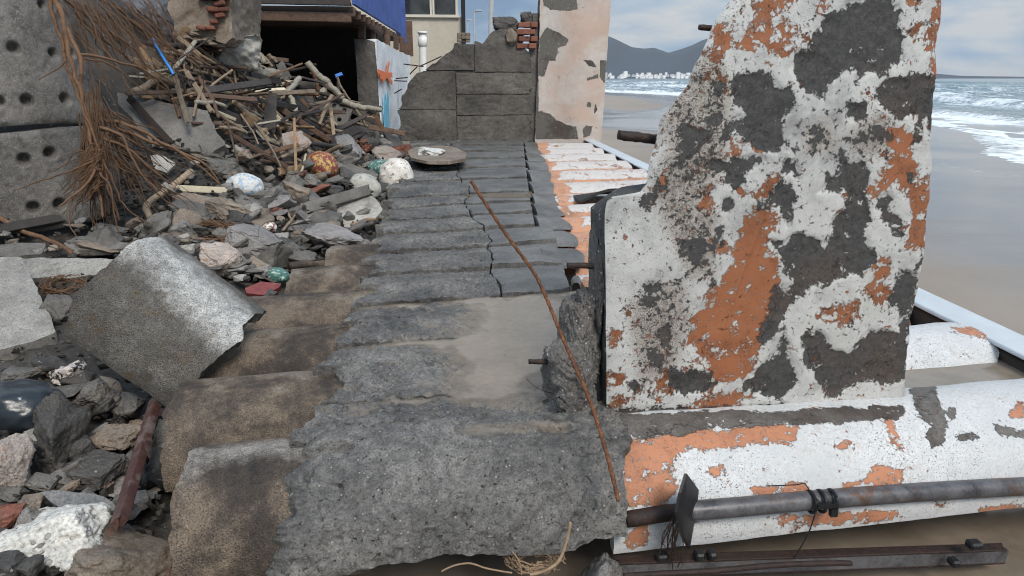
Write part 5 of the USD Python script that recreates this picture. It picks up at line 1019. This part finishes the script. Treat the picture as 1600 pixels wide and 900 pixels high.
from shapely.geometry import Point
LAND = [(620, 291, 'the white egg-shaped stone'), (504, 266, 'the red and yellow stone'), (383, 297, 'the blue and white stone'), (435, 434, 'the teal stone'), (36, 648, 'the smooth black stone'), (526, 380, 'the long granite block'), (398, 394, 'the dark granite boulder'), (348, 410, 'the pinkish block'), (366, 340, 'the light brown rock'), (458, 232, 'the orange-stained rock'), (605, 247, 'the pale granite block'), (250, 500, 'the curved pipe fragment'), (40, 480, 'the pale stone slab'), (100, 418, 'the cracked pale beam'), (250, 190, 'the large dark slab'), (535, 335, 'the white slab'), (215, 720, 'the red-brown bar'), (100, 842, 'the conglomerate boulder'), (14, 742, 'the speckled granite boulder'), (92, 690, 'the tall dark rock'), (300, 295, 'the foam strip'), (250, 330, 'the broken tan branch'), (310, 368, 'the round root tangle'), (90, 330, 'the lower well ring'), (500, 165, 'the perforated panel'), (254, 88, 'the blue rod'), (422, 178, 'the dark upright plank'), (415, 113, 'the lichen-green log'), (370, 134, 'the long dark plank'), (360, 182, 'the broad dark plank'), (475, 195, 'the long brown beam'), (538, 212, 'the charcoal board'), (510, 122, 'the leaning long log'), (680, 240, 'the round cover'), (487, 476, 'the gravelly lump'), (262, 755, 'the black bag'), (143, 744, 'the rough dark rock'), (178, 686, 'the bone-shaped piece')]
def near_label(what, x, y):
    what = what.replace(' in the rubble', '')
    lx, ly, nm = min(LAND, key=lambda q: math.hypot(q[0] - x, (q[1] - y) * 1.3)); dx, dy = x - lx, (y - ly) * 1.3
    d = ('right of' if dx > 0 else 'left of') if abs(dx) > 1.4 * abs(dy) else ('just in front of' if dy > 0 else 'just behind') if abs(dy) > 1.4 * abs(dx) else ('in front and right of' if dx > 0 else 'in front and left of') if dy > 0 else ('behind and right of' if dx > 0 else 'behind and left of')
    return ' '.join(f'{what} {d} {nm}'.split()[:16])

# ---- timber, branches and sticks (places in the photograph -> the heap)
WD = [
 ('plank', 'cream speckled board standing in the roots left of the blue rod', 'board', [(222, 72), (241, 122)], 11, 'wood_tan', .3),
 ('rod', 'bright blue plastic rod sticking out of the roots', 'rod', [(237, 60), (271, 116)], 5, 'blue_rod', None),
 ('plank', 'grey-tan board leaning just behind the blue rod', 'board', [(236, 92), (288, 135)], 9, 'wood_tan', .3),
 ('log', 'short cream log below the blue rod', 'log', [(208, 144), (252, 123)], 11, 'log_light', None),
 ('log', 'short cream log right of the blue rod', 'log', [(270, 143), (318, 137)], 9, 'log_light', None),
 ('plank', 'long dark plank lying level in the middle of the wood pile', 'plank', [(318, 142), (424, 127)], 11, 'wood_dark', .35),
 ('plank', 'reddish dark batten under the long dark plank', 'batten', [(290, 146), (402, 156)], 7, 'wood_brown', .5),
 ('log', 'pale forked log, its left arm', 'log', [(345, 169), (366, 152)], 11, 'log_light', None),
 ('log', 'pale log running down to the right from the forked log', 'log', [(362, 158), (408, 190)], 10, 'log_light', None),
 ('branch', 'tan branch bent over at the top of the slope', 'branch', [(282, 96), (300, 82), (318, 98), (340, 118)], 8, 'log_light', None),
 ('branch', 'thin arched branch left of the bent tan branch', 'branch', [(302, 83), (286, 92), (290, 118), (297, 134)], 3, 'branch', None),
 ('plank', 'broad dark plank with a split white face', 'plank', [(318, 166), (400, 197)], 15, 'wood_dark', .3),
 ('plank', 'white splinter on the broad dark plank', 'splinter', [(330, 171), (369, 187)], 5, 'wood_pale', .2),
 ('wood_block', 'yellowish sawn block at the end of the broad dark plank', 'block', [(378, 181), (396, 192)], 15, 'wood_tan', .8),
 ('plank', 'black bar lying across the large dark slab', 'bar', [(201, 152), (268, 226)], 11, 'dark_timber', .5),
 ('plank', 'narrow tan lath under the short cream logs', 'lath', [(220, 151), (350, 158)], 5, 'wood_tan', .5),
 ('branch', 'lichen-grey branch in the upper middle of the pile', 'branch', [(360, 106), (385, 99), (400, 84), (413, 99)], 11, 'branch_lichen', None),
 ('log', 'thick lichen-green log with a dark cut end', 'log', [(394, 111), (436, 116)], 18, 'branch_lichen', None),
 ('plank', 'grey board on edge behind the thick lichen-green log', 'board', [(437, 99), (450, 124)], 13, 'rubble_grey', .3),
 ('log', 'small brown log stub standing above the grey board', 'log', [(419, 85), (433, 98)], 7, 'branch', None),
 ('plank', 'dark lath with a torn pale end below the lichen-green log', 'lath', [(390, 116), (440, 129)], 9, 'wood_dark', .4),
 ('wood_chip', 'torn pale wood end under the grey board', 'wood chip', [(436, 132), (453, 127)], 9, 'wood_pale', .5),
 ('log', 'long lichen-grey log leaning into the dark space under the blue house', 'log', [(480, 97), (500, 122), (537, 154)], 11, 'branch_lichen', None),
 ('log', 'lichen-grey log lying at the foot of the white wall', 'log', [(535, 158), (568, 168), (597, 172)], 10, 'branch_lichen', None),
 ('branch', 'thin branch with a pale broken tip in the dark space', 'branch', [(527, 121), (535, 138), (547, 156)], 4, 'branch', None),
 ('stick', 'tan stick leaning on the perforated panel', 'stick', [(518, 150), (499, 195)], 7, 'log_light', None),
 ('log', 'grey log stub left of the perforated panel', 'log', [(468, 122), (450, 144)], 9, 'branch_lichen', None),
 ('branch', 'hooked lichen branch at the left edge of the perforated panel', 'branch', [(436, 143), (449, 148), (458, 162), (459, 178)], 9, 'branch_lichen', None),
 ('branch', 'crooked lichen branch above the forked log', 'branch', [(366, 151), (390, 138), (402, 132), (420, 132)], 7, 'branch_lichen', None),
 ('plank', 'flat tan lath above the dark upright plank', 'lath', [(395, 142), (445, 139)], 5, 'wood_pale', .4),
 ('plank', 'dark grey upright plank in the middle of the pile', 'plank', [(424, 147), (421, 206)], 18, 'wood_dark', .25),
 ('wood_block', 'small tan wood block left of the dark upright plank', 'block', [(412, 148), (409, 165)], 9, 'wood_tan', .8),
 ('plank', 'long brown beam slanting down below the perforated panel', 'beam', [(433, 167), (516, 220)], 9, 'wood_brown', .7),
 ('plank', 'orange-brown lath below the long brown beam', 'lath', [(460, 203), (516, 231)], 5, 'wood_tan', .5),
 ('plank', 'brown lath beside the dark upright plank', 'lath', [(431, 180), (442, 192)], 6, 'wood_pale', .5),
 ('stick', 'light broken stick left of the crooked grey branch', 'stick', [(399, 200), (418, 210)], 9, 'log_light', None),
 ('stick', 'short orange-tan stick right of the dark upright plank', 'stick', [(437, 201), (461, 194)], 6, 'wood_tan', None),
 ('branch', 'crooked grey branch standing below the dark upright plank', 'branch', [(427, 249), (430, 230), (438, 214), (434, 197)], 7, 'branch', None),
 ('plank', 'charcoal grey board lying below the log at the foot of the white wall', 'board', [(514, 222), (560, 201)], 15, 'dark_timber', .25),
 ('plank', 'small grey plank end right of the charcoal board', 'plank', [(553, 216), (574, 206)], 7, 'wood_dark', .4),
 ('branch', 'thin grey branch curving down right of the perforated panel', 'branch', [(552, 164), (564, 182), (570, 194)], 5, 'branch', None),
 ('branch', 'long thin branch along the foot of the pile toward the white wall', 'branch', [(530, 196), (560, 194), (600, 206)], 5, 'branch', None),
 ('branch', 'thin branch ending near the multicoloured stone', 'branch', [(545, 188), (580, 198), (618, 206)], 4, 'branch', None),
 ('branch', 'thin branch from the perforated panel to the charcoal board', 'branch', [(486, 186), (510, 198), (538, 206)], 6, 'branch', None),
 ('branch', 'grey branch lying over the red and yellow painted stone', 'branch', [(482, 237), (510, 240), (534, 227)], 9, 'branch', None),
 ('stick', 'pale thin stick standing left of the red and yellow painted stone', 'stick', [(478, 240), (467, 277)], 4, 'wood_pale', None),
 ('branch', 'thin branch running from the red and yellow stone to the white egg-shaped stone', 'branch', [(515, 241), (545, 254), (572, 268)], 5, 'branch', None),
 ('plank', 'long dark batten slanting down to the whitish rock', 'batten', [(352, 205), (450, 262)], 7, 'wood_brown', .6),
 ('wood_chip', 'tan wedge of wood left of the red and yellow painted stone', 'wood chip', [(436, 268), (472, 262)], 11, 'wood_tan', .5),
 ('stick', 'brown stick pointing at the pale granite block', 'stick', [(535, 226), (571, 241)], 7, 'wood_brown', None),
 ('branch', 'thin forked branch in front of the white slab', 'branch', [(480, 303), (465, 332), (442, 360)], 5, 'branch', None),
 ('branch', 'short side twig of the thin forked branch', 'twig', [(448, 328), (457, 346)], 4, 'branch', None),
 ('dowel', 'round tan dowel at the lower corner of the white slab', 'dowel', [(550, 352), (586, 343)], 7, 'wood_tan', None),
 ('foam_strip', 'pale cream foam strip lying across the stones', 'strip', [(252, 293), (355, 298)], 10, 'wood_pale', .5),
 ('branch', 'broken tan branch with bark, below the foam strip', 'branch', [(298, 268), (264, 294), (232, 316), (240, 345), (246, 371)], 11, 'log_light', None),
 ('timber', 'dark timber below the lower well ring', 'timber', [(-15, 362), (98, 341)], 15, 'wood_dark', .8),
 ('branch', 'brown root stick rising at the left edge', 'branch', [(-5, 338), (50, 368), (112, 396)], 8, 'root', None),
 ('bar', 'red-brown painted wooden bar standing in the pit', 'bar', [(186, 818), (245, 622)], 19, 'bar_red', .8),
]
for k, (nm, lb, ct, pts, w, m, fl) in enumerate(WD):
    py = np.mean([q[1] for q in pts])
    stick(nm, lb, ct, pts, w, m, k + 3, .03, fl, dY=-.10 - .04 * (k % 7) if py < 262 and nm != 'rod' else -1.1 if nm == 'rod' else (-.08 if nm != 'bar' else -.25))
# sticks that fill the pile
r4 = np.random.default_rng(77)
REG = Polygon([(205, 120), (245, 70), (300, 62), (350, 78), (400, 82), (470, 105), (560, 170), (620, 205), (560, 232), (480, 225), (430, 260), (350, 215), (300, 160), (230, 150)])
k = 0
while k < 230:
    x, y = r4.uniform(210, 620), r4.uniform(62, 262)
    from shapely.geometry import Point
    if not REG.contains(Point(x, y)): continue
    L = r4.uniform(16, 85); a = r4.normal(.35, .55); dx, dy = L * math.cos(a) / 2, L * math.sin(a) / 2; w = r4.uniform(2, 8); fl = .4 if r4.random() < .4 else None
    m = r4.choice(['wood_dark', 'wood_brown', 'wood_tan', 'branch', 'branch_lichen', 'log_light', 'dark_timber', 'root', 'wood_dark', 'wood_brown', 'branch', 'dark_timber'])
    tone = {'wood_dark': 'dark', 'wood_brown': 'brown', 'wood_tan': 'tan', 'branch': 'brownish', 'branch_lichen': 'grey', 'log_light': 'light', 'dark_timber': 'blackish', 'root': 'reddish'}[m]
    stick('scrap_board' if fl else 'scrap_stick', near_label(f'{tone} {"board scrap" if fl else "stick"} in the wood pile', x, y), 'wood scrap' if fl else 'stick', [(x - dx, y - dy), (x + dx * .1, y + r4.normal(0, 2)), (x + dx, y + dy)] if not fl else [(x - dx, y - dy), (x + dx, y + dy)], w, m, 300 + k, .02, fl, dY=-.02 - .55 * r4.random() ** 2, group='scraps of the wood pile', sides=7); k += 1

# ---- roots
def root_at(pts, Ys, n=30): return spline([aty(x, y, Y) for (x, y), Y in zip(pts, Ys)], n)
t = thing('hanging_roots', 'brown tree roots hanging down beside the well rings and fanning out over the stones', 'roots', on(170, 300))
RT_ = [([(84, -5), (98, 40), (110, 90), (122, 135), (136, 190), (150, 260), (160, 338)], 6.6, 6.35, 10), ([(78, -5), (92, 50), (104, 95), (118, 135), (134, 180), (158, 240), (178, 330)], 6.6, 6.3, 8), ([(90, 15), (112, 60), (124, 90), (126, 140), (145, 200), (165, 280), (186, 345)], 6.6, 6.35, 9),
 ([(120, 86), (185, 95), (226, 112), (252, 130), (277, 165)], 6.8, 7.6, 6), ([(126, 90), (175, 102), (205, 125), (232, 146)], 6.8, 7.3, 4), ([(152, 172), (180, 196), (225, 214), (270, 232), (325, 262), (346, 290)], 6.5, 6.7, 9), ([(158, 186), (200, 196), (262, 226), (312, 258), (344, 288)], 6.5, 6.7, 8), ([(160, 200), (190, 214), (206, 250), (226, 278), (246, 297)], 6.45, 6.5, 7), ([(160, 215), (205, 235), (245, 270), (268, 285)], 6.45, 6.6, 6), ([(165, 250), (185, 300), (205, 335), (240, 352)], 6.3, 6.3, 5), ([(158, 232), (148, 252), (128, 262), (105, 272), (60, 285), (20, 296)], 6.35, 6.1, 4), ([(156, 245), (142, 280), (120, 302), (92, 322)], 6.35, 6.1, 6), ([(150, 262), (128, 292), (112, 312), (108, 345), (120, 370)], 6.3, 6.1, 4), ([(104, 92), (80, 110), (62, 125)], 6.4, 6.3, 4), ([(160, 270), (176, 310), (182, 350), (188, 370)], 6.3, 6.2, 5),
 ([(120, 20), (160, 60), (210, 100), (260, 140)], 7.6, 8.2, 6), ([(150, -5), (190, 20), (230, 55), (290, 85), (330, 105)], 8.0, 9.0, 8), ([(100, -5), (140, 30), (200, 70), (240, 110), (270, 128)], 7.4, 8.0, 7), ([(175, 5), (215, 40), (262, 70), (312, 102), (320, 135)], 8.2, 8.8, 6), ([(130, 5), (150, 55), (185, 110), (210, 150)], 7.4, 7.5, 5)]
for k, (pts, ya, yb, w) in enumerate(RT_):
    n = len(pts); S = root_at(pts, np.linspace(ya, yb, n), 40); S += (np.stack([fbm(S * 5 + 3 * k + 9 * j, 3, j) for j in range(3)], 1) - .5) * .07
    put('root', tube(S, w * 6.7 / FPX / 2 * np.linspace(1.1, .45, 40) * .65, 8, .25, k), 'root', t)
fr, ns = [], 0
r5 = np.random.default_rng(9)
for k in range(360):
    q = r5.random()
    if q < .40: x, y = r5.uniform(95, 250), r5.uniform(-10, 60); L = r5.uniform(40, 130); dx = r5.uniform(.25, 1.15); Y = 7.3 + (x - 95) / 155 * 1.0
    elif q < .70: x, y = 135 + r5.normal(10, 9), r5.uniform(120, 250); L = r5.uniform(60, 150); dx = r5.uniform(-.1, .35); Y = 6.45
    elif q < .82: x, y = r5.uniform(155, 185), r5.uniform(170, 260); L = r5.uniform(60, 160); dx = r5.uniform(.5, 2.2); Y = 6.5
    else: x, y = r5.uniform(130, 165), r5.uniform(220, 290); L = r5.uniform(30, 70); dx = r5.uniform(-1.4, -.3); Y = 6.3
    m = math.hypot(1, dx); n = 7; s = np.linspace(0, 1, n); P = [(x + L * dx / m * a ** .85 + r5.normal(0, 2.2) * (a > 0), y + L / m * a + r5.normal(0, 2.2) * (a > 0)) for a in s]
    S = spline(A([aty(px, py, Y + .35 * a * max(dx, 0) * (q > .4) * .5) for (px, py), a in zip(P, s)]), 12)
    fr.append(tube(S, r5.uniform(.003, .0085) * np.linspace(1, .4, 12), 5, 0, caps=False))
put('rootlets', join(*fr), 'root', t, kind='stuff')
for nm, lb, cx, cy, rx, ry, n, sd in (('root_tangle', 'round tangle of fine reddish roots beside the light brown rock', 312, 368, 62, 20, 90, 1), ('root_tangle', 'mat of fine dark roots behind the pale concrete beam, left of the pipe fragment', 100, 452, 34, 14, 60, 2), ('root_tangle', 'dry grassy roots hanging under the front rim of the walkway', 835, 880, 45, 22, 60, 3)):
    r6 = np.random.default_rng(sd); fr = []
    base = on(cx, cy) if sd < 3 else aty(cx, cy, 2.30)
    for k in range(n):
        a0, rr = r6.uniform(0, 6.28), r6.uniform(.5, 1.05); ph = np.linspace(a0, a0 + r6.uniform(.6, 2.4), 10); kk = ((base - EYE) @ FW) / FPX
        S = base + (np.cos(ph) * rx * rr * kk)[:, None] * RT + (np.sin(ph) * ry * rr * kk * 1.5)[:, None] * FWH * (1 if sd < 3 else .3) + [0, 0, 1] * (np.sin(ph) * ry * .5 * kk + r6.uniform(.0, .06) * (1 if sd < 3 else .6))[:, None] + r6.normal(0, .006, (10, 3))
        fr.append(tube(S, r6.uniform(.0015, .004), 5, 0, caps=False))
    put(nm, join(*fr), 'root' if sd < 3 else 'root_pale', None, lb, 'roots', None, 'stuff')
for pts, w in (([(828, 898), (870, 880), (884, 850), (891, 816)], 5), ([(690, 893), (730, 880), (760, 888), (800, 895)], 3), ([(800, 862), (812, 880), (815, 898)], 2.5)):
    put('dry_root', tube(spline([aty(x, y, 2.22) for x, y in pts], 24), w * 2.6 / FPX / 2, 7, .2), 'root_pale', None, {5: 'bare pale root curving up in front of the walkway rim', 3: 'thin pale root lying along the bottom edge under the rim', 2.5: 'short pale rootlet hanging from the rim'}[w], 'root')

# ---- the chunk of old foundation on the bank, tarp, plastic bag
t = thing('foundation_block', 'overhanging chunk of old foundation with red bricks at the top of the bank', 'foundation', aty(320, 60, 10.0))
V, F = prism(pxpoly([(262, -40), (368, -40), (362, 20), (364, 60), (352, 68), (330, 62), (300, 58), (272, 62), (262, 40)], 10.0), 9.95, 11.6, .07, .05, 3); put('concrete_mass', (V, F), 'rubble_warm', t, smooth=45)
for r in range(6):
    for k in range(3):
        if rng.random() < .25: continue
        m = bevel_box((.14, .22, .068), .018); ca, sa = math.cos(t9 := rng.normal(0, .12)), math.sin(t9); put('brick', (m[0] @ A([[ca, 0, sa], [0, 1, 0], [-sa, 0, ca]]) * rng.uniform(.75, 1.1) + aty(316 + k * 15 + (r % 2) * 5, 44 - r * 9.5, 9.93 + rng.uniform(-.03, .05)), m[1]), 'brick_red', t, smooth=False)
V, F = rock(61, 3, boxy=.6, rough=.16); put('soil_underside', (V * [.42, .5, .12] + aty(325, 62, 10.35), F), 'rubble_warm', t)
V, F = rock(62, 3, boxy=.4, rough=.14); put('sand_foot', (V * [.34, .40, .26] + aty(370, 82, 10.8), F), 'rubble_pale', None, 'pale lump of sandy concrete below the overhanging foundation chunk', 'concrete lump')
put('log_end', tube([aty(291, 51, 9.9), aty(293, 50, 10.4)], .075, 14), 'wood_tan', None, 'orange-tan sawn log end under the overhanging foundation chunk', 'log', smooth=40)
ss, tt = np.meshgrid(np.linspace(0, 1, 60), np.linspace(0, 1, 60), indexing='ij'); a, b, c_, d_ = aty(168, -20, 9.0), aty(262, -20, 9.3), aty(252, 18, 9.0), aty(268, 62, 9.4)
P = (a * (1 - ss)[..., None] + b * ss[..., None]) * (1 - tt)[..., None] + (aty(225, 14, 8.9) * (1 - ss)[..., None] + d_ * ss[..., None]) * tt[..., None]
P += np.stack([fbm(P * 3 + 5, 4, 1) - .5, (fbm(P * 3.5, 4, 2) - .5) * 1.6, fbm(P * 3 + 9, 4, 3) - .5], -1) * .30; V, F = solid(P, P + [0, .012, -.004], 1); put('tarp', (V, F), 'tarp', None, 'crumpled grey tarpaulin hanging over the top of the bank', 'tarpaulin')
ss, tt = np.meshgrid(np.linspace(-1, 1, 90), np.linspace(-1, 1, 90), indexing='ij'); p = on(262, 748); 
P = np.stack([p[0] + .17 * ss, p[1] + .16 * tt, p[2] + .17 - .14 * np.maximum(abs(ss), abs(tt)) ** 2.5], -1); q = P * 11; P += np.stack([noise(q + 3) - .5, noise(q + 7) - .5, abs(noise(q * 1.2) - .5) * 2 - .4], -1) * [.10, .10, .15]; V, F = solid(P, P - [0, 0, .01], 1)
put('plastic_bag', (V, F), 'black_plastic', None, 'crumpled black plastic bag in the pit beside the nearest half-pipe', 'bag', smooth=35)
stick('blue_scrap', 'scrap of blue plastic on the pale sandy lump', 'plastic scrap', [(362, 97), (382, 90)], 5, 'blue_rod', 4, .1, flat=.3)
stick('blue_scrap', 'blue cloth scrap in the dark space under the house', 'scrap', [(524, 119), (535, 115)], 5, 'blue_paint', 5, .0, flat=.5, dY=0)

# ---- smaller stones that fill the heap
FILL = [(Polygon([(0, 425), (330, 330), (420, 320), (480, 250), (560, 215), (645, 222), (640, 250), (600, 320), (590, 350), (470, 410), (440, 430), (380, 440), (250, 380), (100, 395)]), 220, 13, 58), (Polygon([(210, 330), (300, 255), (345, 225), (420, 240), (470, 290), (440, 320), (330, 330)]), 70, 9, 32), (Polygon([(0, 560), (100, 545), (290, 640), (300, 690), (235, 800), (200, 840), (290, 900), (0, 900)]), 80, 16, 56), (Polygon([(560, 400), (575, 410), (560, 440), (555, 480), (545, 560), (525, 560), (500, 660), (440, 690), (460, 600), (470, 520), (430, 470)]), 16, 7, 20), (Polygon([(270, 640), (330, 560), (400, 500), (430, 480), (440, 510), (380, 570), (330, 620), (300, 700)]), 40, 14, 50), (Polygon([(0, 330), (120, 345), (240, 375), (100, 395), (0, 400)]), 20, 10, 30)]
r7 = np.random.default_rng(3); n = 0
for poly, cnt, s0, s1 in FILL:
    x0, y0, x1, y1 = poly.bounds; k = 0
    while k < cnt:
        x, y = r7.uniform(x0, x1), r7.uniform(y0, y1)
        if not poly.contains(Point(x, y)): continue
        w = s0 * (s1 / s0) ** r7.random(); m = r7.choice(['rubble_grey', 'rubble_dark', 'rubble_pale', 'rubble_warm', 'granite', 'brick_red'], p=[.40, .27, .09, .14, .07, .03])
        tone = {'rubble_grey': 'grey', 'rubble_dark': 'dark', 'rubble_pale': 'pale', 'rubble_warm': 'brownish', 'granite': 'speckled', 'brick_red': 'red brick'}[m]
        P0 = len(PLACED); fl = r7.random() < .42; sz = 'small ' if w < 20 else 'large ' if w > 34 else ''
        stone('rubble_slab' if fl else 'rubble_stone', near_label(f'{sz}{tone} {"slab" if fl else "stone"} in the rubble', x, y), 'slab' if fl else 'stone', x, y, w * (1.25 if fl else 1), w * (r7.uniform(.22, .38) if fl else r7.uniform(.5, .85)), m, 100 + n % 34, r7.uniform(-38, 38) if not fl else r7.uniform(-28, 34), [.95, .8][n % 2] if fl else [.3, .5, .7, .9][n % 4], .10 if fl else .14, 2, 20 if fl else 13, dip=.15 - .5 * r7.random(), depth=w * r7.uniform(.7, 1.3) if fl else None, group='loose pieces of the rubble heap'); del PLACED[P0:]
        k += 1; n += 1
gr = []
for k in range(3600):
    x, y = (r7.uniform(0, 640), r7.uniform(215, 900)) if k % 3 else (r7.uniform(180, 640), r7.uniform(215, 420))
    if y > 420 and x > 440 - (y - 420) * .45: continue
    p = on(x, y); s = r7.uniform(.006, .028) * (1 + .02 * (p[1] - 2)); V, F = rock(200 + k % 12, 1, npts=9); gr.append((V * s * r7.uniform(.6, 1.2, 3) + p + r7.normal(0, .01, 3) + [0, 0, .0], F))
put('gravel', join(*gr), 'gravel', kind='stuff', smooth=False)

# ================================================================== AIR
b = box((500, 2500, 160.0 - 3), (10500, 10500, 330), None); b[0][:, 2] = np.where(b[0][:, 2] < 100, -4.0, 330.0)
g = G(); v = g.n('principled_volume', color=(.80, .87, .96), density=4.2e-5) + '.volume'
MATS['haze'] = usdkit.material(stage, '/World/Looks/haze', g.nodes, g.links, volume=v)
put('haze', b, 'haze', kind='stuff', smooth=False)
